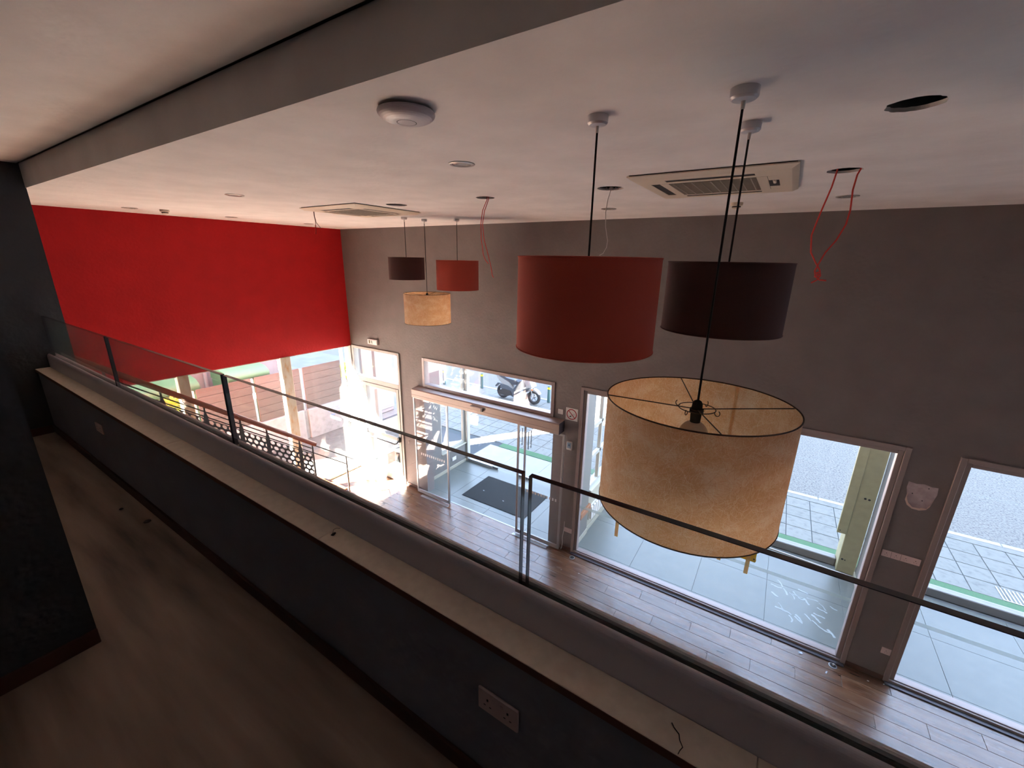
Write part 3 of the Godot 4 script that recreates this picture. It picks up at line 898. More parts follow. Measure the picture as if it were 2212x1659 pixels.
func build_alley() -> void:
	struct("ground_alley", bx(V(-2.0, -0.3, -1.0), V(0.0, -0.004, 9)).box(V(-2.42, -0.3, -1.6), V(-2.0, -0.002, 9)).box(V(-2.0, -0.3, -2.0), V(1.8, -0.004, -1.0)), M.concrete, "cracked concrete ground of the side alley", "ground")
	# white wall with brown board panels
	var f := thing("boundary_wall", "low white boundary wall with brown board panels across the alley", "wall", V(-2.45, 0, 1.0), "", "structure")
	part("low_wall", bx(V(-2.56, 0, -1.42), V(-2.40, 0.82, -0.25), 0.012), M.white_wall, f)
	part("low_wall", bx(V(-2.60, 0, -0.25), V(-2.46, 0.80, -0.14), 0.01), M.white_wall, f)
	part("low_wall", bx(V(-2.56, 0, -0.14), V(-2.40, 0.84, 0.95), 0.012), M.white_wall, f)
	part("low_wall", bx(V(-2.56, 0, 0.95), V(-2.40, 0.86, 5.5), 0.012), M.white_wall, f)
	for s in [[-1.36, -0.26], [-0.15, 0.94], [1.04, 2.14]]:
		var pn := part("board_panel", bx(V(-2.50, 0.84, s[0]), V(-2.485, 1.955, s[1])), M.board_seam, f)
		for k in 6:
			var y0 := 0.835 + k * 0.19
			part("board", bx(V(-2.485, y0 + 0.003, s[0]), V(-2.462, y0 + 0.187, s[1]), 0.003), M.board, pn)
	for z in [-0.205, 0.99, 2.2]:
		part("panel_post", bx(V(-2.53, 0.8, z - 0.025), V(-2.49, 1.95, z + 0.025), 0.004), M.alu, f)
	part("post_label", bx(V(-2.49, 1.45, 0.955), V(-2.486, 1.60, 1.03)), M.plain_white, f)
	# painted shelter lettering (in Greek) on the white wall
	var font := SystemFont.new()
	font.font_names = PackedStringArray(["Droid Sans"])
	var sign := thing("wall_lettering", "blue painted Greek lettering on the white alley wall", "lettering", V(-2.397, 0.66, -1.1))
	for s in [["ΚΑΤΑΦΥΓΙΟ", 0.685, -0.915, 0.066, "blue_print"], ["ΠΟΛΙΤΙΚΗΣ ΑΜΥΝΑΣ", 0.605, -0.80, 0.056, "blue_print"]]:
		var tm := TextMesh.new()
		tm.text = s[0]
		tm.font = font
		tm.font_size = 16
		tm.pixel_size = s[3] / 16.0
		tm.depth = 0.003
		tm.horizontal_alignment = HORIZONTAL_ALIGNMENT_LEFT
		var o := part("text_line", tm, M[s[4]], sign)
		o.rotation_degrees = V(0, 90, 0)
		o.position = V(-2.3985, s[1], s[2]) - sign.position
	part("red_mark", bx(V(-2.40, 0.515, -1.16), V(-2.397, 0.545, -1.13)), M.sign_red, sign)
	part("text_smudge", bx(V(-2.40, 0.455, -0.93), V(-2.397, 0.505, -0.885)).box(V(-2.40, 0.46, -1.0), V(-2.397, 0.50, -0.95)), M.blue_print, sign)
	var lp := thing("fence_post", "tall pale leaning post at the street end of the white alley wall", "post", V(-2.46, 0, -1.5))
	part("pole", B.new().tube([V(-2.52, 0.0, -1.56), V(-2.50, 1.3, -1.46), V(-2.48, 3.6, -1.43)], 0.05, 10), M.alu_white, lp)
	part("brace", bx(V(-2.56, 0, -1.66), V(-2.44, 0.06, -1.46), 0.006), M.concrete, lp)
	# street cabinet, post, plants
	var c := thing("street_cabinet", "tall white street cabinet beyond the glass exit door", "cabinet", V(-2.6, 0, -2.7))
	part("plinth", bx(V(-2.9, 0, -3.12), V(-2.37, 0.10, -2.28), 0.01), M.kerb, c)
	part("body", bx(V(-2.9, 0.10, -3.14), V(-2.35, 2.15, -2.26), 0.03), M.cabinet, c)
	part("door", bx(V(-2.352, 0.2, -3.09), V(-2.34, 2.08, -2.64), 0.006), M.cabinet, c)
	part("door", bx(V(-2.352, 0.2, -2.62), V(-2.34, 2.08, -2.30), 0.006), M.cabinet, c)
	var po := thing("canopy_post", "slim square metal post just outside the exit door", "post", V(0.12, 0, -0.5))
	part("post", bx(V(0.07, 0, -0.56), V(0.17, 2.95, -0.46), 0.004), M.alu, po)
	part("base_plate", bx(V(0.03, 0, -0.6), V(0.21, 0.01, -0.42), 0.003), M.alu, po)
	var b := B.new()
	leafy(b, V(-2.85, 1.45, -1.80), 0.2, 150, 0.24, 5)
	var pl := thing("alley_shrub", "yellow green shrub growing beside the leaning post", "shrub", V(-2.85, 0, -1.80))
	part("foliage", b, M.leaf_yellow, pl, "", "stuff")
	part("stem", B.new().tube([V(-2.85, 0, -1.80), V(-2.83, 0.7, -1.82), V(-2.85, 1.4, -1.80)], 0.02, 6), M.leaf_brown, pl)
	b = B.new()
	leafy(b, V(-2.9, 1.55, 2.45), 0.18, 170, 0.16, 6)
	pl = thing("alley_shrub", "yellow green shrub behind the stair railing, left of the board panels", "shrub", V(-2.9, 0, 2.45))
	part("foliage", b, M.leaf_yellow, pl, "", "stuff")
	part("stem", B.new().tube([V(-2.9, 0, 2.45), V(-2.9, 1.5, 2.45)], 0.025, 6), M.leaf_brown, pl)
	# green containers behind the panels
	for s in [[0.15, 1.15, "green metal container behind the middle board panel"], [1.75, 2.9, "green metal container behind the leftmost board panel"]]:
		var k := thing("waste_container", s[2], "container", V(-3.8, 0, (s[0] + s[1]) / 2))
		part("body", bx(V(-4.25, 0.15, s[0]), V(-3.35, 1.72, s[1]), 0.03), M.green_metal, k)
		var lb := B.new()
		lb.xf = fr(V(-3.8, 1.72, s[0]), V(1, 0, 0), V(0, 1, 0), V(0, 0, 1))
		lb.extrude([Vector2(-0.48, 0), Vector2(0.48, 0), Vector2(0.46, 0.14), Vector2(0.3, 0.24), Vector2(0.0, 0.28), Vector2(-0.3, 0.24), Vector2(-0.46, 0.14)], s[1] - s[0], true)
		part("lid", lb, M.green_metal, k)
		for z in [s[0] + 0.15, s[1] - 0.15]:
			part("wheel", B.new().tube([V(-3.48, 0.08, z - 0.02), V(-3.48, 0.08, z + 0.02)], 0.08, 14), M.rubber, k)
	# neighbour house
	var n := thing("neighbour_house", "blue grey neighbouring house with white painted curves and a downpipe", "building", V(-8, 0, 1.7))
	part("wall", bx(V(-34, 0, -0.85), V(-4.5, 10.5, 5.1)), M.blue_wall, n)
	part("downpipe", B.new().tube([V(-4.44, 0.0, 1.2), V(-4.44, 9.5, 1.2)], 0.05, 12), M.blue_wall, n)
	part("coping", bx(V(-34.1, 10.5, -0.95), V(-4.4, 10.7, 5.2), 0.02), M.kerb, n)
	for s in [[0.34, 1.55, 0.24, -0.2, 3.4], [-0.12, 1.5, 0.30, -0.1, 1.7], [0.08, 1.92, 0.13, 3.1, 6.3], [-0.58, 1.75, 0.2, 0.6, 3.6], [-0.4, 2.0, 0.1, 2.6, 5.9], [0.78, 1.6, 0.2, 0.4, 3.5]]:
		var pts := []
		for k in 17:
			var a := lerpf(s[3], s[4], k / 16.0)
			pts.append(V(-4.492, s[1] + sin(a) * s[2] * 1.25, s[0] + cos(a) * s[2]))
		part("painted_curve", B.new().tube(pts, 0.018, 6), M.plain_white, n, "white painted curve")
	for s in [[0.36, 1.45, 1.75], [-0.72, 1.5, 1.95]]:
		part("painted_curve", bx(V(-4.5, s[1], s[0]), V(-4.492, s[2], s[0] + 0.035)), M.plain_white, n, "white painted curve")


func build_stair() -> void:
	# open flight along the side glazing, from the hall floor up to the mezzanine
	var m := 0.77
	var t := thing("staircase", "open wooden staircase rising along the side glazing to the mezzanine", "staircase", V(0.45, 0, 3.0))
	var run := 3.05 / 17.0 / m
	for k in 16:
		var y := (k + 1) * 3.05 / 17.0
		var z := 1.05 + k * run
		part("tread", bx(V(0.06, y - 0.04, z - 0.03), V(0.86, y, z + run + 0.02), 0.006), M.tread, t)
	for x in [0.06, 0.80]:
		var b := B.new()
		b.xf = fr(V(x, 0, 0), V(0, 0, 1), V(0, 1, 0), V(1, 0, 0))
		b.extrude([Vector2(1.0, 0.0), Vector2(1.24, 0.0), Vector2(4.98, 2.80), Vector2(4.98, 3.0), Vector2(4.9, 3.0)], 0.05)
		part("stringer", b, M.iron, t)
	# railing on the hall side
	var r := thing("stair_railing", "black stair railing with round-hole panels and red brown wooden handrail", "railing", V(0.9, 0, 2.8))
	var hy := func(z: float) -> float: return 0.90 + m * (z - 1.01)
	var b := B.new()
	var prof := [Vector2(-0.030, -0.040), Vector2(0.030, -0.040), Vector2(0.040, -0.028), Vector2(0.044, 0.0), Vector2(0.036, 0.026), Vector2(0.0, 0.036), Vector2(-0.036, 0.026), Vector2(-0.044, 0.0), Vector2(-0.040, -0.028)]
	var za := 1.62
	var zb := 4.85
	var dv := V(0, m, 1).normalized()
	b.xf = fr(V(0.9, hy.call(za) + 0.03, za), V(1, 0, 0), V(0, 1, -m).normalized(), dv)
	b.extrude(prof, (zb - za) * sqrt(1 + m * m), true)
	part("handrail", b, M.wood_rail, r, "red brown wooden handrail")
	b = B.new()
	b.xf = fr(V(0.9, hy.call(0.86), 0.86), V(1, 0, 0), V(0, 1, -m).normalized(), dv)
	b.box(V(-0.02, -0.008, 0), V(0.02, 0.008, (zb - 0.86) * sqrt(1 + m * m)), 0.002)
	part("lower_rail", b, M.iron, r)
	for off in [-0.085, -0.165]:
		b = B.new()
		var z0 := 1.01 if off < -0.1 else 1.70
		b.xf = fr(V(0.9, hy.call(z0) + off, z0), V(1, 0, 0), V(0, 1, -m).normalized(), dv)
		b.box(V(-0.008, -0.009, 0), V(0.008, 0.009, (zb - z0) * sqrt(1 + m * m)), 0.002)
		part("mid_rail", b, M.iron, r)
	var pz := [1.01, 1.68, 1.91, 2.43, 2.80, 3.24, 3.7, 4.2, 4.7]
	for z in pz:
		b = B.new()
		var y1: float = hy.call(z)
		var yb := maxf(0.0, m * (z - 1.25))
		var w := 0.03 if z > 1.7 and z < 4.6 else 0.014
		b.xf = fr(V(0.893, 0, 0), V(0, 0, 1), V(0, 1, 0), V(1, 0, 0))
		b.extrude([Vector2(z - w, yb), Vector2(z + w, yb), Vector2(z + w, y1 - 0.17), Vector2(z + 0.013, y1 - 0.10), Vector2(z + 0.011, y1), Vector2(z - 0.011, y1), Vector2(z - 0.013, y1 - 0.10), Vector2(z - w, y1 - 0.17)], 0.014)
		part("baluster_post", b, M.iron, r)
	for k in pz.size() - 2:
		part("holed_panel", holed_panel(pz[k + 1] + 0.02, pz[k + 2] - 0.02, m, hy), M.iron, r, "sheet panel punched with round holes")
	part("post_base", bx(V(0.86, 0, 0.97), V(0.94, 0.008, 1.05), 0.002), M.iron, r)


func holed_panel(z0: float, z1: float, m: float, hy: Callable) -> B:
	var b := B.new()
	var p := 0.088
	var nz := maxi(1, int(round((z1 - z0) / p)))
	var pz := (z1 - z0) / nz
	var ny := 6
	for xx in [0.8985, 0.9015]:
		var nn := V(1 if xx > 0.9 else -1, 0, 0)
		for j in ny:
			for i in nz + (j % 2):
				var cz := z0 + (i + (0.0 if j % 2 else 0.5)) * pz
				var cy := -0.19 - (j + 0.5) * p
				for k in 12:
					var a0 := TAU * k / 12.0
					var a1 := TAU * (k + 1) / 12.0
					var q := []
					for a in [a0, a1]:
						var d := Vector2(cos(a), sin(a))
						var e := d / maxf(absf(d.x), absf(d.y)) * 0.5
						for u in [d * 0.37, e]:
							var z := clampf(cz + u.x * pz, z0, z1)
							q.append(V(xx, hy.call(z) + cy + u.y * p, z))
					b.quad(q[0], q[2], q[3], q[1], nn)
				if k_corner(b, xx, cz, cy, pz, p, z0, z1, hy, nn):
					pass
	return b


func k_corner(b: B, xx: float, cz: float, cy: float, pz: float, p: float, z0: float, z1: float, hy: Callable, nn: Vector3) -> bool:
	for s in [[1, 1], [-1, 1], [1, -1], [-1, -1]]:
		var q := []
		for e in [Vector2(0.5 * s[0], 0.5 * s[1]), Vector2(0.5 * s[0], 0.2887 * s[1]), Vector2(0.2887 * s[0], 0.5 * s[1])]:
			var z := clampf(cz + e.x * pz, z0, z1)
			q.append(V(xx, hy.call(z) + cy + e.y * p, z))
		b.tri(q[0], q[1], q[2], nn, nn, nn, Vector2(), Vector2(), Vector2())
	return true


func build_balustrade() -> void:
	# rounded grey shoe, dark gasket, rear lip
	var t := thing("glass_channel", "long rounded grey metal channel holding the glass balustrade", "channel", V(7, 3.69, 4.75))
	var b := B.new()
	b.xf = fr(V(1.985, 0, 0), V(0, 0, 1), V(0, 1, 0), V(1, 0, 0))
	var poly := [Vector2(4.7515, 3.663), Vector2(4.7845, 3.663), Vector2(4.7845, 3.772)]
	for k in 9:
		var a := k / 8.0 * PI / 2
		poly.append(Vector2(4.7665 + 0.018 * cos(a), 3.780 + 0.038 * sin(a)))
	poly.append(Vector2(4.7635, 3.818))
	poly.append(Vector2(4.7625, 3.79))
	poly.append(Vector2(4.7515, 3.79))
	b.extrude(poly, 16.0)
	part("front_cover", b, M.shoe, t)
	part("gasket", bx(V(1.985, 3.663, 4.722), V(17.985, 3.79, 4.7266)), M.gasket, t, "dark rubber gasket in the channel")
	part("gasket", bx(V(1.985, 3.663, 4.7454), V(17.985, 3.79, 4.7505)), M.gasket, t, "dark rubber gasket in the channel")
	part("rear_lip", bx(V(1.985, 3.663, 4.706), V(17.985, 3.806, 4.722), 0.004), M.shoe, t)
	var lab := ["frameless glass balustrade panel against the dark end wall", "frameless glass balustrade panel in front of the red wall and stair handrail", "frameless glass balustrade panel in front of the exit door and entrance", "frameless glass balustrade panel below the large cream lampshade", "frameless glass balustrade panel outside the frame, right of the cream lampshade panel"]
	for k in 5:
		var x0: float = [1.99, 3.757, 5.513, 7.291, 9.06][k]
		var x1: float = [3.735, 5.491, 7.267, 9.04, 10.8][k]
		var p := thing("glass_balustrade", lab[k], "balustrade", V((x0 + x1) / 2, 3.70, 4.736), "glass balustrade sheets")
		part("sheet", glass_sheet(x0, x1, 3.70, 4.172, 4.727, 4.745), M.rail_glass, p)
		part("top_edge", bx(V(x0, 4.1715, 4.7268), V(x1, 4.1735, 4.7452), 0.0004), M.glass_edge, p, "dark polished top edge")
		for x in [x0, x1]:
			part("end_edge", bx(V(x - 0.001, 3.70, 4.7268), V(x + 0.001, 4.1735, 4.7452), 0.0004), M.glass_edge, p, "dark polished end edge")


func glass_sheet(x0: float, x1: float, y0: float, y1: float, z0: float, z1: float) -> B:
	var b := B.new()
	b.quad(V(x0, y0, z0), V(x1, y0, z0), V(x1, y1, z0), V(x0, y1, z0), V(0, 0, -1))
	b.quad(V(x0, y0, z1), V(x1, y0, z1), V(x1, y1, z1), V(x0, y1, z1), V(0, 0, 1))
	return b


func lamp(at: Vector2, r: float, yt: float, yb: float, shade: Material, label: String, cream: bool) -> void:
	var c := V(at.x, 0, at.y)
	var t := thing("pendant_lamp", label, "lamp", V(at.x, H, at.y), "drum pendant lamps in two clusters of three")
	var cr := 0.044 if cream and at.y > 2.0 else 0.04
	part("canopy", B.new().lathe(c, [Vector2(0.0, H - 0.036), Vector2(cr * 0.25, H - 0.036), Vector2(cr - 0.008, H - 0.033), Vector2(cr - 0.001, H - 0.026), Vector2(cr, H)], 28), M.canopy, t)
	part("cord_grip", B.new().lathe(c, [Vector2(0.0, H - 0.06), Vector2(0.006, H - 0.06), Vector2(0.007, H - 0.036)], 10), M.white_plastic, t)
	part("cord", B.new().tube([V(c.x, H - 0.05, c.z), V(c.x, yt - 0.03, c.z)], 0.0042, 8), M.cord, t)
	var sh := part("shade", B.new().lathe(c, [Vector2(r, yb), Vector2(r, yt)], 72), shade, t)
	for y in [yt, yb]:
		var ring := []
		for k in 73:
			ring.append(V(c.x + cos(TAU * k / 72) * r, y, c.z + sin(TAU * k / 72) * r))
		part("rim_wire", B.new().tube(ring, 0.0028, 6), M.shade_rim if cream else shade, sh)
	if cream:
		var a0 := -1.27
		part("seam", B.new().lathe(c, [Vector2(r - 0.0012, yb), Vector2(r - 0.0012, yt)], 2, a0, a0 + 0.045), M.cream_shade, sh)
	var sp := B.new()
	for k in 4:
		var a := TAU * (k / 4.0) + 1.19
		sp.tube([V(c.x + cos(a) * 0.022, yt - 0.032, c.z + sin(a) * 0.022), V(c.x + cos(a) * (r - 0.002), yt - 0.003, c.z + sin(a) * (r - 0.002))], 0.0022, 6)
	for y in [[0.068, yt - 0.030], [0.024, yt - 0.034]]:
		var ring := []
		for k in 33:
			ring.append(V(c.x + cos(TAU * k / 32) * y[0], y[1], c.z + sin(TAU * k / 32) * y[0]))
		sp.tube(ring, 0.002, 6)
	for k in 4:
		var a := TAU * (k / 4.0 + 0.11) + 1.19
		var hk := []
		for j in 8:
			var u := PI * 1.35 * j / 7.0
			hk.append(V(c.x + cos(a) * (0.070 + 0.010 * (1 - cos(u))), yt - 0.030 - 0.011 * sin(u), c.z + sin(a) * (0.070 + 0.010 * (1 - cos(u)))))
		sp.tube(hk, 0.0018, 6)
	part("spider", sp, M.wire_brown, t)
	part("lampholder", B.new().lathe(c, [Vector2(0.0, yt - 0.09), Vector2(0.019, yt - 0.09), Vector2(0.021, yt - 0.05), Vector2(0.026, yt - 0.048), Vector2(0.026, yt - 0.038), Vector2(0.02, yt - 0.034), Vector2(0.019, yt - 0.012), Vector2(0.014, yt - 0.002), Vector2(0.006, yt + 0.003), Vector2(0.0, yt + 0.003)], 20), M.cord, t)
	var bp := []
	for k in 13:
		var u := PI * k / 12.0
		bp.append(Vector2(maxf(0.0, 0.055 * sin(u)), yt - 0.140 - 0.056 * cos(u)))
	part("bulb", B.new().lathe(c, bp, 24), M.bulb, t)


func build_lamps() -> void:
	lamp(Vector2(7.587, 3.953), 0.345, 4.235, 3.785, M.cream_shade, "large near cream fibre-paper drum lamp, lowest of the right cluster", true)
	lamp(Vector2(7.082, 3.934), 0.297, 4.765, 4.383, M.red_shade, "near rust red fabric drum lamp, left in the right cluster", false)
	lamp(Vector2(7.575, 3.559), 0.247, 4.755, 4.462, M.dark_shade, "near dark brown fabric drum lamp, smallest of the right cluster", false)
	lamp(Vector2(3.229, 1.313), 0.248, 4.761, 4.464, M.dark_shade, "far dark brown fabric drum lamp, upper left of the distant cluster", false)
	lamp(Vector2(3.285, 0.985), 0.345, 4.253, 3.815, M.cream_shade, "far cream fibre-paper drum lamp, lowest of the distant cluster", true)
	lamp(Vector2(3.752, 0.828), 0.303, 4.731, 4.324, M.red_shade, "far rust red fabric drum lamp, right in the distant cluster", false)


func cassette(x0: float, x1: float, z0: float, z1: float, label: String, open_corner: bool) -> void:
	var c := V((x0 + x1) / 2, H, (z0 + z1) / 2)
	var t := thing("ceiling_air_conditioner", label, "air conditioner", c)
	var b := B.new()
	var hx := (x1 - x0) / 2
	var hz := (z1 - z0) / 2
	# dished panel: outer rim, sloping border, inner field with four slots
	var y0 := H - 0.012
	var y1 := H - 0.032
	var ring := func(k: float, y: float) -> Array:
		return [V(c.x - hx * k, y, c.z - hz * k), V(c.x + hx * k, y, c.z - hz * k), V(c.x + hx * k, y, c.z + hz * k), V(c.x - hx * k, y, c.z + hz * k)]
	var ks := [[1.0, H - 0.006], [1.0, y0], [0.93, y1], [0.80, y1]]
	for i in 3:
		var ra: Array = ring.call(ks[i][0], ks[i][1])
		var rb: Array = ring.call(ks[i + 1][0], ks[i + 1][1])
		for k in 4:
			var j := (k + 1) % 4
			var o: Vector3 = ((ra[k] + ra[j]) * 0.5 - c)
			o.y = 0
			var nn := o.normalized() if i == 0 else (o.normalized() * 0.3 + Vector3.DOWN if i == 1 else Vector3.DOWN)
			b.quad(ra[k], ra[j], rb[j], rb[k], nn.normalized())
	# inner corners and strips between slots and grille
	var a := 0.80
	var s := 0.66
	var g := 0.54
	for sx in [-1.0, 1.0]:
		for sz in [-1.0, 1.0]:
			b.box(V(c.x + sx * hx * a, y1, c.z + sz * hz * a), V(c.x + sx * hx * g, y1 + 0.02, c.z + sz * hz * g))
	for k in 4:
		b.xf = Transform3D(Basis(Vector3.UP, k * PI / 2), V(c.x, 0, c.z))
		b.box(V(-hx * g, y1 - 0.001, hz * g), V(hx * g, y1 + 0.02, hz * s))
		b.box(V(-hx * g, y1, hz * (a - 0.015)), V(hx * g, y1 + 0.02, hz * a))
	b.xf = Transform3D()
	part("panel", b, M.ac, t)
	part("shadow_gap", bx(V(c.x - hx * 0.975, H - 0.006, c.z - hz * 0.975), V(c.x + hx * 0.975, H, c.z + hz * 0.975)), M.ac_dark, t, "dark gap round the panel")
	part("duct", bx(V(c.x - hx * 0.81, y1 + 0.0025, c.z - hz * 0.81), V(c.x + hx * 0.81, H - 0.006, c.z + hz * 0.81)), M.ac_dark, t)
	for k in 4:
		b = B.new()
		b.xf = Transform3D(Basis(Vector3.UP, k * PI / 2), V(c.x, 0, c.z))
		if open_corner and k == 1:
			b.box(V(-hx * 0.2, y1 - 0.004, hz * (s + 0.05)), V(hx * 0.02, y1 + 0.012, hz * (s + 0.09)), 0.004)
			for q in [[-g, -0.22], [0.3, g]]:
				var cb := B.new()
				cb.xf = b.xf
				cb.box(V(hx * q[0], y1, hz * s), V(hx * q[1], y1 + 0.01, hz * a), 0.004)
				part("corner_cover", cb, M.ac, t)
		else:
			if not open_corner and k != 2:
				continue
			b.xf = b.xf * rot(V(0, y1 + 0.006, hz * (s + 0.005)), V(1, 0, 0), -20)
			b.box(V(-hx * g * 0.97, -0.003, 0), V(hx * g * 0.97, 0.003, hz * (0.05 if k != 3 else 0.11)), 0.002)
		part("vane", b, M.ac, t)
	b = B.new()
	for k in 26:
		var z := c.z - hz * g + (k + 0.5) * 2 * hz * g / 26
		b.box(V(c.x - hx * g, y1 - 0.004, z - 0.004), V(c.x + hx * g, y1 + 0.003, z + 0.004))
	for k in 9:
		var x := c.x - hx * g + (k + 0.5) * 2 * hx * g / 9
		b.box(V(x - 0.003, y1 - 0.005, c.z - hz * g), V(x + 0.003, y1 + 0.003, c.z + hz * g))
	part("intake_grille", b, M.ac_grille, t, "", "stuff")


func build_ceiling_things() -> void:
	cassette(6.803, 7.75, 1.79, 2.74, "square ceiling air conditioner behind the near lamp cords", true)
	cassette(2.94, 3.92, 1.69, 2.64, "square ceiling air conditioner above the distant lamp cluster", false)
	# access point
	var c := V(6.487, H, 4.36)
	var t := thing("ceiling_access_point", "round white domed wireless access point on the hall ceiling", "access point", c)
	part("mount", B.new().lathe(V(c.x, 0, c.z), [Vector2(0.0, H - 0.012), Vector2(0.075, H - 0.012), Vector2(0.075, H)], 32), M.blackish, t)
	var pr := [Vector2(0.0, H - 0.046), Vector2(0.036, H - 0.0455)]
	for k in 9:
		var u := k / 8.0
		pr.append(Vector2(0.037 + (0.108 - 0.037) * sin(u * PI / 2), H - 0.0455 + 0.030 * (1.0 - cos(u * PI / 2))))
	pr.append(Vector2(0.106, H - 0.010))
	pr.append(Vector2(0.07, H - 0.009))
	part("dome", B.new().lathe(V(c.x, 0, c.z), pr, 48), M.grey_plastic, t)
	part("status_ring", B.new().lathe(V(c.x, 0, c.z), [Vector2(0.0345, H - 0.0468), Vector2(0.0375, H - 0.0466)], 40), M.ac_dark, t)
	# recessed downlights
	var dl := [[6.067, 3.525, "silver recessed downlight below the access point, nearest the red shade"], [3.325, 3.505, "recessed downlight alone on the left of the ceiling"], [0.795, 3.547, "recessed downlight at the far left, close to the red wall"], [0.715, 2.35, "recessed downlight close to the red wall, left of the far air conditioner"], [6.073, 1.10, "recessed downlight beside the white hanging cable"], [8.086, 1.126, "recessed downlight behind the hanging red cable loop"], [0.70, 1.12, "recessed downlight near the corner of the red wall"]]
	for s in dl:
		var d := thing("recessed_downlight", s[2], "downlight", V(s[0], H, s[1]), "recessed ceiling downlights")
		var cc := V(s[0], 0, s[1])
		part("trim_ring", B.new().lathe(cc, [Vector2(0.052, H - 0.001), Vector2(0.055, H - 0.006), Vector2(0.068, H - 0.007), Vector2(0.078, H - 0.004), Vector2(0.079, H)], 36), M.chrome, d)
		part("reflector", B.new().lathe(cc, [Vector2(0.030, H - 0.001), Vector2(0.034, H - 0.005), Vector2(0.045, H - 0.0055), Vector2(0.050, H - 0.002)], 36), M.chrome, d)
		part("lamp_face", B.new().lathe(cc, [Vector2(0.0, H - 0.002), Vector2(0.03, H - 0.0022)], 28), M.alu, d)
		part("gap_ring", B.new().lathe(cc, [Vector2(0.0, H - 0.0008), Vector2(0.054, H - 0.0008)], 28), M.ac_dark, d)
	for s in [[0.975, 3.254, "small smoke detector near the red wall"], [7.284, 1.066, "small smoke detector behind the near lamp cords"]]:
		var d := thing("smoke_detector", s[2], "smoke detector", V(s[0], H, s[1]))
		var cc := V(s[0], 0, s[1])
		part("body", B.new().lathe(cc, [Vector2(0.0, H - 0.05), Vector2(0.030, H - 0.05), Vector2(0.036, H - 0.042), Vector2(0.036, H - 0.03), Vector2(0.05, H - 0.024), Vector2(0.052, H)], 28), M.ac, d)
		part("vent_slots", B.new().lathe(cc, [Vector2(0.0365, H - 0.041), Vector2(0.0365, H - 0.031)], 28), M.ac_dark, d)
	# loose cables from the cut-outs
	var rc := thing("red_cable_loop", "two red cables hanging from a ceiling hole, knotted at the bottom", "cable", V(7.972, H, 2.312))
	part("strand", B.new().tube([V(7.935, H + 0.06, 2.335), V(7.935, H - 0.0, 2.335), V(7.925, H - 0.09, 2.335), V(7.895, H - 0.24, 2.34), V(7.875, H - 0.36, 2.34), V(7.89, H - 0.46, 2.34), V(7.925, H - 0.52, 2.34), V(7.955, H - 0.565, 2.335), V(7.965, H - 0.60, 2.335), V(7.952, H - 0.625, 2.335), V(7.925, H - 0.645, 2.33)], 0.0045, 8), M.red_cable, rc)
	part("strand", B.new().tube([V(8.045, H + 0.06, 2.325), V(8.045, H - 0.0, 2.325), V(8.035, H - 0.03, 2.325), V(8.03, H - 0.11, 2.33), V(8.04, H - 0.22, 2.33), V(8.035, H - 0.30, 2.33), V(8.005, H - 0.39, 2.33), V(7.965, H - 0.46, 2.335), V(7.945, H - 0.52, 2.34), V(7.93, H - 0.57, 2.34), V(7.94, H - 0.605, 2.335), V(7.965, H - 0.625, 2.335), V(8.0, H - 0.628, 2.33)], 0.0045, 8), M.red_cable, rc)
	var kn := []
	for k in 25:
		var u := TAU * 2 * k / 24
		kn.append(V(7.948 + cos(u) * 0.011, H - 0.575 - k * 0.0017, 2.336 + sin(u) * 0.009))
	part("knot", B.new().tube(kn, 0.0045, 8), M.red_cable, rc)
	rc = thing("hanging_wire_pair", "thin pair of dark red wires hanging from a ceiling hole beside the near red lamp", "cable", V(5.359, H, 2.328))
	part("strand", B.new().tube([V(5.39, H + 0.05, 2.34), V(5.385, H - 0.02, 2.34), V(5.335, H - 0.11, 2.34), V(5.315, H - 0.22, 2.34), V(5.32, H - 0.36, 2.34), V(5.345, H - 0.50, 2.34), V(5.37, H - 0.545, 2.34), V(5.40, H - 0.575, 2.34)], 0.0032, 6), M.red_cable, rc)
	part("strand", B.new().tube([V(5.40, H + 0.05, 2.33), V(5.395, H - 0.02, 2.33), V(5.35, H - 0.11, 2.33), V(5.328, H - 0.22, 2.33), V(5.345, H - 0.36, 2.33), V(5.39, H - 0.49, 2.33), V(5.425, H - 0.60, 2.33), V(5.44, H - 0.68, 2.33), V(5.455, H - 0.70, 2.33)], 0.0032, 6), M.red_cable, rc)
	rc = thing("hanging_wire_stub", "short split wires hanging from the ceiling hole by the red wall corner", "cable", V(2.772, H, 2.303))
	part("strand", B.new().tube([V(2.70, H + 0.05, 2.31), V(2.70, H - 0.05, 2.31), V(2.715, H - 0.12, 2.31), V(2.71, H - 0.22, 2.31), V(2.70, H - 0.27, 2.31)], 0.0035, 6), M.dark_cable, rc)
	part("strand", B.new().tube([V(2.69, H + 0.05, 2.30), V(2.695, H - 0.06, 2.30), V(2.715, H - 0.13, 2.30), V(2.76, H - 0.17, 2.30), V(2.80, H - 0.20, 2.30)], 0.003, 6), M.dark_cable, rc)
	part("strand", B.new().tube([V(2.71, H - 0.16, 2.315), V(2.69, H - 0.24, 2.315), V(2.675, H - 0.265, 2.315)], 0.003, 6), M.red_cable, rc)
	rc = thing("hanging_white_cable", "thin pale cable hanging from a ceiling hole behind the near red lamp", "cable", V(6.537, H, 2.318))
	part("strand", B.new().tube([V(6.545, H + 0.05, 2.32), V(6.545, H - 0.01, 2.32), V(6.525, H - 0.08, 2.32), V(6.515, H - 0.17, 2.32), V(6.525, H - 0.28, 2.32), V(6.55, H - 0.38, 2.32), V(6.545, H - 0.43, 2.32), V(6.52, H - 0.475, 2.32), V(6.49, H - 0.49, 2.32)], 0.003, 6), M.white_cable, rc)
	var bk := B.new()
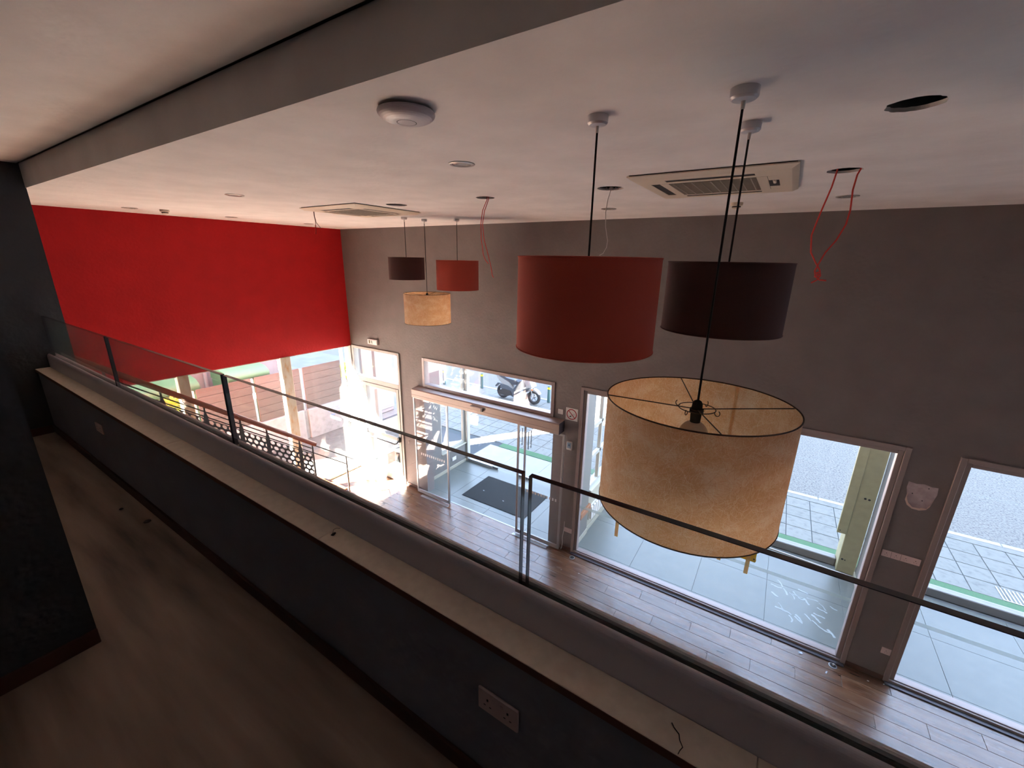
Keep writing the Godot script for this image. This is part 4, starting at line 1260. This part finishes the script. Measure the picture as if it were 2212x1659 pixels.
	for k in 5:
		bk.tube([V(6.52 + k * 0.022, H + 0.02, 2.33), V(6.51 + k * 0.025, H - 0.012 - 0.004 * (k % 3), 2.345 - 0.01 * (k % 2))], 0.003, 6)
	part("frayed_tape", bk, M.paper, rc)


func double_socket(at: Vector3, ez: Vector3, w: float, h: float, label: String, m: Material, gangs := 2) -> Node3D:
	# plate centred on at, facing ez; local x runs along the wall
	var t := thing("wall_socket", label, "socket", at)
	var ex := Vector3.UP.cross(ez)
	var f := fr(at, ex, Vector3.UP, ez)
	var b := B.new()
	b.xf = f
	b.box(V(-w / 2, -h / 2, 0), V(w / 2, h / 2, 0.009), 0.003)
	part("plate", b, m, t)
	for g in gangs:
		var cx := (g + 0.5) / gangs * w - w / 2
		b = B.new()
		b.xf = f
		b.box(V(cx - 0.003, 0.004, 0.0085), V(cx + 0.003, 0.013, 0.0093))
		b.box(V(cx - 0.014, -0.016, 0.0085), V(cx - 0.007, -0.0125, 0.0093))
		b.box(V(cx + 0.007, -0.016, 0.0085), V(cx + 0.014, -0.0125, 0.0093))
		part("pin_slot", b, M.blackish, t)
		b = B.new()
		b.xf = f
		var rx := cx + (0.022 if g % 2 == 0 else -0.022)
		b.box(V(rx - 0.005, 0.014, 0.0085), V(rx + 0.005, 0.026, 0.0115), 0.001)
		part("rocker", b, m, t)
	return t


func build_wall_things() -> void:
	# emergency light with running figure
	var t := thing("emergency_light", "small white emergency exit light with green pictogram above the exit door", "emergency light", V(0.767, 3.025, 0))
	part("case", bx(V(0.62, 3.022, 0), V(0.915, 3.132, 0.05), 0.005), M.white_plastic, t)
	part("diffuser", bx(V(0.635, 3.034, 0.049), V(0.90, 3.12, 0.053), 0.002), M.plain_white, t)
	var b := B.new()
	b.box(V(0.672, 3.044, 0.053), V(0.712, 3.11, 0.0538))
	part("pictogram", b, mat(Color(0.45, 0.45, 0.30)), t)
	b = B.new()
	b.tube([V(0.755, 3.104, 0.053), V(0.755, 3.104, 0.0545)], 0.008, 10)
	b.tube([V(0.757, 3.095, 0.0535), V(0.763, 3.072, 0.0535)], 0.006, 6)
	b.tube([V(0.763, 3.072, 0.0535), V(0.752, 3.057, 0.0535), V(0.743, 3.045, 0.0535)], 0.004, 6)
	b.tube([V(0.763, 3.072, 0.0535), V(0.778, 3.062, 0.0535), V(0.782, 3.043, 0.0535)], 0.004, 6)
	b.tube([V(0.757, 3.092, 0.0535), V(0.743, 3.082, 0.0535), V(0.738, 3.075, 0.0535)], 0.003, 6)
	b.tube([V(0.757, 3.092, 0.0535), V(0.774, 3.084, 0.0535), V(0.784, 3.09, 0.0535)], 0.003, 6)
	part("pictogram", b, M.green_print, t, "green running figure")
	# no smoking sign
	t = thing("no_smoking_sign", "square white no-smoking sign with red ring left of the tall window", "sign", V(5.31, 2.463, 0))
	part("plate", bx(V(5.208, 2.361, 0), V(5.412, 2.563, 0.004), 0.001), M.white_plastic, t)
	b = B.new()
	var ring := func(bb: B, r0: float, r1: float, z0: float, z1: float) -> void:
		for k in 48:
			var a := TAU * k / 48
			var a1 := TAU * (k + 1) / 48
			var c := V(5.31, 2.462, 0)
			var p := [V(cos(a), sin(a), 0), V(cos(a1), sin(a1), 0)]
			bb.quad(c + p[0] * r0 + V(0, 0, z1), c + p[1] * r0 + V(0, 0, z1), c + p[1] * r1 + V(0, 0, z1), c + p[0] * r1 + V(0, 0, z1), V(0, 0, 1))
			bb.quad(c + p[0] * r1 + V(0, 0, z0), c + p[1] * r1 + V(0, 0, z0), c + p[1] * r1 + V(0, 0, z1), c + p[0] * r1 + V(0, 0, z1), (p[0] + p[1]).normalized())
	ring.call(b, 0.072, 0.086, 0.004, 0.0055)
	b.xf = rot(V(5.31, 2.462, 0.0056), V(0, 0, 1), -45)
	b.box(V(-0.074, -0.006, -0.001), V(0.074, 0.006, 0.0002))
	part("red_ring", b, M.sign_red, t)
	b = B.new()
	b.xf = rot(V(5.31, 2.462, 0.0045), V(0, 0, 1), 35)
	b.box(V(-0.052, -0.026, -0.0005), V(-0.02, -0.010, 0.0004))
	b.box(V(-0.005, -0.012, -0.0005), V(0.05, -0.0095, 0.0004))
	b.box(V(-0.005, -0.027, -0.0005), V(0.05, -0.0245, 0.0004))
	part("cigarette", b, M.blackish, t)
	t = thing("blank_plate", "blank square white wall plate left of the no-smoking sign", "wall plate", V(5.117, 2.47, 0))
	part("plate", bx(V(5.073, 2.427, 0), V(5.161, 2.513, 0.01), 0.003), M.white_plastic, t)
	part("screw", B.new().tube([V(5.123, 2.468, 0.0095), V(5.123, 2.468, 0.011)], 0.003, 8), M.alu, t)
	t = thing("door_control", "small white door control unit with blue display beside the sliding door", "control", V(5.31, 1.94, 0))
	part("case", bx(V(5.262, 1.865, 0), V(5.358, 2.012, 0.035), 0.008), M.white_plastic, t)
	part("display", bx(V(5.276, 1.90, 0.034), V(5.344, 1.995, 0.0365), 0.002), mat(Color(0.60, 0.70, 0.78), 0.3), t, "pale blue display")
	part("symbol", bx(V(5.297, 1.935, 0.0364), V(5.324, 1.968, 0.037)), M.blue_print, t)
	# sockets
	t = double_socket(V(9.362, 1.658, 0), V(0, 0, 1), 0.326, 0.082, "long row of four pink white sockets on the dark pier", M.socket, 4)
	part("joint", bx(V(9.279, 1.617, 0.0085), V(9.281, 1.699, 0.0094)), M.blackish, t)
	part("joint", bx(V(9.361, 1.617, 0.0085), V(9.363, 1.699, 0.0094)), M.blackish, t)
	double_socket(V(9.498, 0.405, 0), V(0, 0, 1), 0.088, 0.086, "single socket low on the dark pier beside the right window", M.socket, 1)
	double_socket(V(5.372, 0.388, 0), V(0, 0, 1), 0.146, 0.086, "double socket low on the grey pier beside the sliding door", M.socket, 2)
	double_socket(V(7.284, 3.444, 4.872), V(0, 0, 1), 0.147, 0.086, "near double socket on the dark parapet, bottom centre", M.socket, 2)
	double_socket(V(3.635, 3.484, 4.872), V(0, 0, 1), 0.147, 0.072, "far double socket on the dark parapet near the end wall", M.socket, 2)
	# torn patch of plaster
	t = thing("plaster_patch", "torn patch of bare pink plaster on the dark pier", "plaster patch", V(9.355, 2.26, 0))
	b = B.new()
	var poly := [Vector2(9.235, 2.565), Vector2(9.30, 2.555), Vector2(9.36, 2.568), Vector2(9.42, 2.553), Vector2(9.468, 2.558), Vector2(9.475, 2.48), Vector2(9.463, 2.40), Vector2(9.452, 2.33), Vector2(9.43, 2.285), Vector2(9.38, 2.262), Vector2(9.32, 2.265), Vector2(9.275, 2.295), Vector2(9.248, 2.35), Vector2(9.25, 2.42), Vector2(9.232, 2.50)]
	b.xf = fr(V(0, 0, 0.0), V(1, 0, 0), V(0, 1, 0), V(0, 0, 1))
	b.extrude(poly, 0.0035)
	part("bare_plaster", b, M.plaster, t)
	b = B.new()
	for k in range(6, 13):
		var p: Vector2 = poly[k]
		var q: Vector2 = poly[k + 1]
		b.quad(V(p.x, p.y, 0.002), V(q.x, q.y, 0.002), V(q.x * 0.97 + 9.355 * 0.03, q.y + 0.028 + 0.008 * (k % 3), 0.022), V(p.x * 0.97 + 9.355 * 0.03, p.y + 0.022 + 0.01 * (k % 2), 0.018), V(0, -0.5, 1).normalized())
	part("peeled_edge", b, M.paper, t, "peeled paper edge")
	for s in [[9.40, 2.53], [9.38, 2.38], [9.29, 2.44]]:
		part("drill_hole", B.new().tube([V(s[0], s[1], 0.003), V(s[0], s[1], 0.0042)], 0.006, 8), M.blackish, t)
	# little things on the grey wall
	single("corner_wire", B.new().tube([V(0.012, 2.93, 0.02), V(0.02, 3.0, 0.03), V(0.05, 3.045, 0.03), V(0.06, 3.0, 0.025), V(0.05, 2.95, 0.02)], 0.004, 6), M.oak_skirting, "short orange wire loop in the corner by the red wall", "wire", V(0.04, 2.93, 0.02))
	single("white_corner_cable", B.new().tube([V(0.03, 2.75, 0.05), V(0.05, 2.6, 0.06), V(0.085, 2.45, 0.055), V(0.09, 2.2, 0.05)], 0.006, 6), M.white_cable, "white cable hanging down the corner post by the exit door", "cable", V(0.06, 2.2, 0.05))
	single("wall_hook", B.new().tube([V(1.65, 1.06, 0.0), V(1.65, 1.06, 0.02), V(1.662, 1.045, 0.025), V(1.66, 1.025, 0.02), V(1.645, 1.02, 0.018)], 0.006, 6), M.white_plastic, "small white hook on the grey pier beside the exit door", "hook", V(1.65, 1.02, 0))
	single("loose_wall_cable", B.new().tube([V(5.30, 0.53, 0.004), V(5.302, 0.42, 0.012), V(5.292, 0.30, 0.015), V(5.286, 0.22, 0.03), V(5.292, 0.13, 0.02), V(5.285, 0.03, 0.03), V(5.28, 0.006, 0.05)], 0.006, 6), M.white_cable, "tangled pale cable stub hanging by the sliding door pier", "cable", V(5.29, 0, 0.02))
	# yellow banner and its tapes on the first shop window
	t = thing("yellow_banner", "yellow banner fixed outside the tall window, mostly hidden by the cream lampshade", "banner", V(7.1, 0.85, -0.056))
	b = B.new()
	b.xf = rot(V(7.1, 0.92, -0.0545), V(0, 0, 1), -0.0)
	b.box(V(-0.98, 0.02, -0.0015), V(0.955, 0.62, 0.0008))
	part("sheet", b, M.yellow, t)
	part("corner_tab", bx(V(7.86, 0.955, -0.0560), V(8.06, 0.995, -0.0530)), M.yellow, t)
	part("eyelet", B.new().tube([V(8.035, 0.985, -0.0545), V(8.035, 0.985, -0.0515)], 0.012, 12), M.steel, t)
	for s in [[7.945, 0.735, 0.05], [6.15, 0.575, 0.055], [7.605, 0.80, 0.05]]:
		part("tape", bx(V(s[0], s[1], -0.0415), V(s[0] + s[2], 1.03, -0.0405)), M.tape, t, "strip of translucent yellow tape")


func wheel(t: Node3D, c: Vector3, r: float, w: float) -> void:
	var b := B.new()
	b.xf = fr(c, V(1, 0, 0), V(0, 0, -1), V(0, 1, 0))
	var pr := []
	for k in 13:
		var a := TAU * k / 12.0
		pr.append(Vector2(r - w + cos(a) * w, sin(a) * w))
	b.lathe(V(0, 0, 0), pr, 28)
	var ty := part("tyre", b, M.rubber, t)
	b = B.new()
	for k in 5:
		b.xf = fr(c, V(1, 0, 0), V(0, 1, 0), V(0, 0, 1)) * rot(Vector3(), V(0, 0, 1), k * 72.0)
		b.box(V(-0.012, 0.0, -0.012), V(0.012, r - w * 1.6, 0.012), 0.004)
	b.xf = fr(c, V(1, 0, 0), V(0, 0, -1), V(0, 1, 0))
	b.lathe(V(0, 0, 0), [Vector2(0.0, -0.035), Vector2(0.035, -0.035), Vector2(0.035, 0.035), Vector2(0.0, 0.035)], 16)
	b.lathe(V(0, 0, 0), [Vector2(r - w * 1.9, -0.025), Vector2(r - w * 1.75, -0.03), Vector2(r - w * 1.75, 0.03), Vector2(r - w * 1.9, 0.025), Vector2(r - w * 1.9, -0.025)], 28)
	part("rim", b, M.steel, ty)


func slabx(t: Node3D, called: String, poly: Array, w: float, m: Material, at: Vector3, bev := 0.0) -> MeshInstance3D:
	var b := B.new()
	b.xf = fr(at + V(0, 0, -w / 2), V(1, 0, 0), V(0, 1, 0), V(0, 0, 1))
	b.extrude(poly, w)
	if bev > 0.0:      # narrower cheek on both sides so that the edge reads rounded
		var c := Vector2()
		for p in poly:
			c += p
		c /= poly.size()
		var q := []
		for p in poly:
			q.append(c + (p - c) * (1.0 - bev))
		b.xf = fr(at + V(0, 0, -w / 2 - 0.02), V(1, 0, 0), V(0, 1, 0), V(0, 0, 1))
		b.extrude(q, w + 0.04)
	return part(called, b, m, t)


func build_scooter() -> void:
	var o := V(-0.16, 0, -6.22)
	var t := thing("scooter", "white motor scooter parked on the pavement seen through the strip window", "scooter", o)
	wheel(t, o + V(0, 0.25, 0), 0.25, 0.055)
	wheel(t, o + V(1.28, 0.25, 0), 0.25, 0.055)
	slabx(t, "tail_panel", [Vector2(-0.22, 0.86), Vector2(-0.02, 0.80), Vector2(0.36, 0.66), Vector2(0.55, 0.43), Vector2(0.28, 0.53), Vector2(0.02, 0.57), Vector2(-0.16, 0.74)], 0.26, M.scooter_white, o, 0.1)
	slabx(t, "seat", [Vector2(-0.14, 0.86), Vector2(0.12, 0.87), Vector2(0.25, 0.80), Vector2(0.62, 0.78), Vector2(0.70, 0.72), Vector2(0.66, 0.62), Vector2(0.50, 0.60), Vector2(0.30, 0.72), Vector2(-0.05, 0.83)], 0.26, M.seat, o, 0.08)
	slabx(t, "body_side", [Vector2(-0.02, 0.56), Vector2(0.3, 0.54), Vector2(0.52, 0.44), Vector2(0.66, 0.63), Vector2(0.62, 0.28), Vector2(0.98, 0.22), Vector2(1.02, 0.16), Vector2(0.5, 0.16), Vector2(0.2, 0.28), Vector2(-0.02, 0.40)], 0.30, M.scooter_grey, o, 0.06)
	slabx(t, "footboard", [Vector2(0.55, 0.27), Vector2(0.98, 0.25), Vector2(1.10, 0.40), Vector2(1.06, 0.18), Vector2(0.6, 0.18)], 0.36, M.scooter_grey, o, 0.04)
	slabx(t, "engine", [Vector2(-0.08, 0.30), Vector2(0.1, 0.40), Vector2(0.42, 0.38), Vector2(0.5, 0.24), Vector2(0.3, 0.16), Vector2(-0.02, 0.20)], 0.16, M.blackish, o + V(0, 0, 0.12))
	slabx(t, "leg_shield", [Vector2(0.92, 0.92), Vector2(1.16, 0.90), Vector2(1.28, 0.62), Vector2(1.14, 0.60), Vector2(0.86, 0.46), Vector2(1.06, 0.64)], 0.32, M.scooter_white, o, 0.1)
	slabx(t, "inner_shield", [Vector2(0.90, 0.93), Vector2(0.98, 0.93), Vector2(1.06, 0.66), Vector2(1.0, 0.40), Vector2(0.92, 0.38), Vector2(0.94, 0.62)], 0.30, M.scooter_grey, o)
	slabx(t, "handlebar_cover", [Vector2(0.86, 1.02), Vector2(1.08, 1.04), Vector2(1.14, 0.90), Vector2(0.94, 0.90)], 0.34, M.scooter_white, o, 0.08)
	part("handlebar", B.new().tube([o + V(0.92, 0.99, -0.34), o + V(0.96, 1.0, 0), o + V(0.92, 0.99, 0.34)], 0.018, 8), M.blackish, t)
	slabx(t, "front_mudguard", [Vector2(1.02, 0.40), Vector2(1.14, 0.53), Vector2(1.30, 0.56), Vector2(1.44, 0.50), Vector2(1.52, 0.40), Vector2(1.40, 0.47), Vector2(1.28, 0.50), Vector2(1.14, 0.47)], 0.14, M.scooter_white, o, 0.03)
	for z in [-0.085, 0.085]:
		part("fork", B.new().tube([o + V(1.16, 0.66, z), o + V(1.28, 0.25, z)], 0.02, 8), M.alu, t)
	slabx(t, "rear_mudguard", [Vector2(-0.30, 0.42), Vector2(-0.18, 0.55), Vector2(0.06, 0.56), Vector2(-0.16, 0.50), Vector2(-0.27, 0.38)], 0.14, M.scooter_grey, o)
	part("indicator", bx(o + V(1.24, 0.53, 0.10), o + V(1.30, 0.57, 0.16), 0.01), mat(Color(0.9, 0.45, 0.15), 0.3), t, "orange indicator")
	part("side_stand", B.new().tube([o + V(0.9, 0.18, 0.14), o + V(0.98, 0.0, 0.24)], 0.012, 6), M.blackish, t)


func blob(b: B, pts: Array, w: float, y: float, hgt: float, sd: int) -> void:
	var g := RandomNumberGenerator.new()
	g.seed = sd
	for i in pts.size() - 1:
		var a: Vector3 = pts[i]
		var c: Vector3 = pts[i + 1]
		var s := (c - a).cross(Vector3.UP).normalized()
		var w0 := w * g.randf_range(0.5, 1.1)
		var w1 := w * g.randf_range(0.5, 1.1)
		b.quad(a + s * w0 + V(0, hgt, 0), a - s * w0 + V(0, hgt, 0), c - s * w1 + V(0, hgt, 0), c + s * w1 + V(0, hgt, 0), Vector3.UP)
		for q in [1.0, -1.0]:
			b.quad(a + s * w0 * q + V(0, hgt, 0), c + s * w1 * q + V(0, hgt, 0), c + s * w1 * q * 1.1, a + s * w0 * q * 1.1, s * q)


func build_small_things() -> void:
	# dead leaf and twig on the ledge
	var b := B.new()
	b.xf = rot(V(6.452, 3.6925, 4.828), V(0, 1, 0), 25)
	b.extrude([Vector2(-0.007, 0.0), Vector2(-0.002, 0.003), Vector2(0.006, 0.006), Vector2(0.009, 0.002), Vector2(0.004, -0.002), Vector2(-0.003, -0.002)], 0.014)
	var t := thing("dead_leaf", "small crumpled dead leaf with curled stalk on the cream ledge", "leaf", V(6.452, 3.69, 4.828))
	part("blade", b, M.leaf_brown, t)
	part("stalk", B.new().tube([V(6.449, 3.695, 4.832), V(6.442, 3.702, 4.822), V(6.446, 3.704, 4.812), V(6.455, 3.700, 4.802)], 0.0008, 5), M.leaf_brown, t)
	single("dried_stalk", B.new().tube([V(7.750, 3.6935, 4.822), V(7.757, 3.692, 4.829), V(7.770, 3.6925, 4.838), V(7.774, 3.692, 4.85), V(7.783, 3.692, 4.862), V(7.779, 3.6915, 4.872), V(7.777, 3.6915, 4.882)], 0.0017, 6, 0.0008), M.leaf_brown, "thin dark dried stalk lying across the cream ledge", "stalk", V(7.77, 3.69, 4.85))
	for s in [[4.51, 4.94, 0.022, "dark crumb of litter on the mezzanine floor by the parapet"], [4.19, 4.985, 0.012, "tiny dark crumb of litter further along the mezzanine floor"]]:
		single("litter_crumb", B.new().lathe(V(s[0], MZ, s[1]), [Vector2(s[2], 0.0), Vector2(s[2] * 0.8, 0.006), Vector2(s[2] * 0.3, 0.009), Vector2(0.0, 0.009)], 7), M.leaf_brown, s[3], "litter", V(s[0], MZ, s[1]), "crumbs on the mezzanine floor")
	# floor box holes by the windows
	for s in [[5.534, 0.135, "round open floor socket hole left of the tall window base"], [9.06, 0.115, "round open floor socket hole by the dark pier"]]:
		var f := thing("floor_hole", s[2], "floor socket", V(s[0], 0, s[1]))
		part("collar", B.new().lathe(V(s[0], 0, s[1]), [Vector2(0.044, 0.0), Vector2(0.044, 0.004), Vector2(0.034, 0.005), Vector2(0.034, 0.0)], 24), M.alu, f)
		part("opening", B.new().lathe(V(s[0], 0, s[1]), [Vector2(0.0, 0.0018), Vector2(0.034, 0.0018)], 20), M.black, f)
	part("loose_stub", bx(V(9.055, 0.004, 0.105), V(9.075, 0.03, 0.12), 0.002), M.white_plastic, get_node("floor_hole_001"))
	# bits on the hall floor
	var bits := [[8.72, 0.12, 0.045, 0.03, 20.0, "clear plastic scrap on the floor below the tall window"], [8.98, 0.27, 0.05, 0.014, 70.0, "bent clear plastic strip beside the floor hole"], [9.40, 0.12, 0.02, 0.012, 10.0, "small white chip at the foot of the dark pier"], [9.55, 0.07, 0.014, 0.010, 40.0, "tiny white chip beside the right window's floor strip"], [5.51, 0.49, 0.012, 0.008, 30.0, "tiny pale chip on the floor below the sliding door pier"], [5.78, 0.41, 0.022, 0.012, 15.0, "white crumb on the floor near the left end of the tall window"]]
	for s in bits:
		b = B.new()
		b.xf = rot(V(s[0], 0.0015, s[1]), V(0, 1, 0), s[4])
		b.extrude([Vector2(-s[2] / 2, 0.0), Vector2(s[2] / 2, 0.0), Vector2(s[2] * 0.4, s[3] * 0.4), Vector2(0.0, s[3] * 0.25), Vector2(-s[2] * 0.4, s[3] * 0.5)], s[3])
		single("floor_scrap", b, M.shard if s[2] > 0.03 else M.plain_white, s[5], "scrap", V(s[0], 0, s[1]), "scraps on the hall floor")
	# dried white residue on the porch tiles
	b = B.new()
	var g := RandomNumberGenerator.new()
	g.seed = 77
	for k in 26:
		var p := V(8.35 + g.randf() * 0.75, 0.0, -1.25 + g.randf() * 0.75)
		var pts := []
		var a := g.randf_range(0.2, 1.0)
		for j in 5:
			pts.append(p)
			p += V(cos(a), 0, sin(a)) * g.randf_range(0.02, 0.05)
			a += g.randf_range(-0.6, 0.6)
		blob(b, pts, g.randf_range(0.006, 0.018), 0.0, 0.0012, k)
	single("dried_residue", b, M.residue, "streaks of dried white residue on the porch tiles by the dark pier", "residue", V(8.7, 0, -0.9), "", "stuff")
	for s in [[3.05, -0.72, "white crumb on the entrance mat"], [3.62, -0.62, "white paper scrap on the entrance mat"]]:
		single("mat_crumb", bx(V(s[0], 0.012, s[1]), V(s[0] + 0.035, 0.017, s[1] + 0.014), 0.002), M.plain_white, s[2], "scrap", V(s[0], 0.012, s[1]))
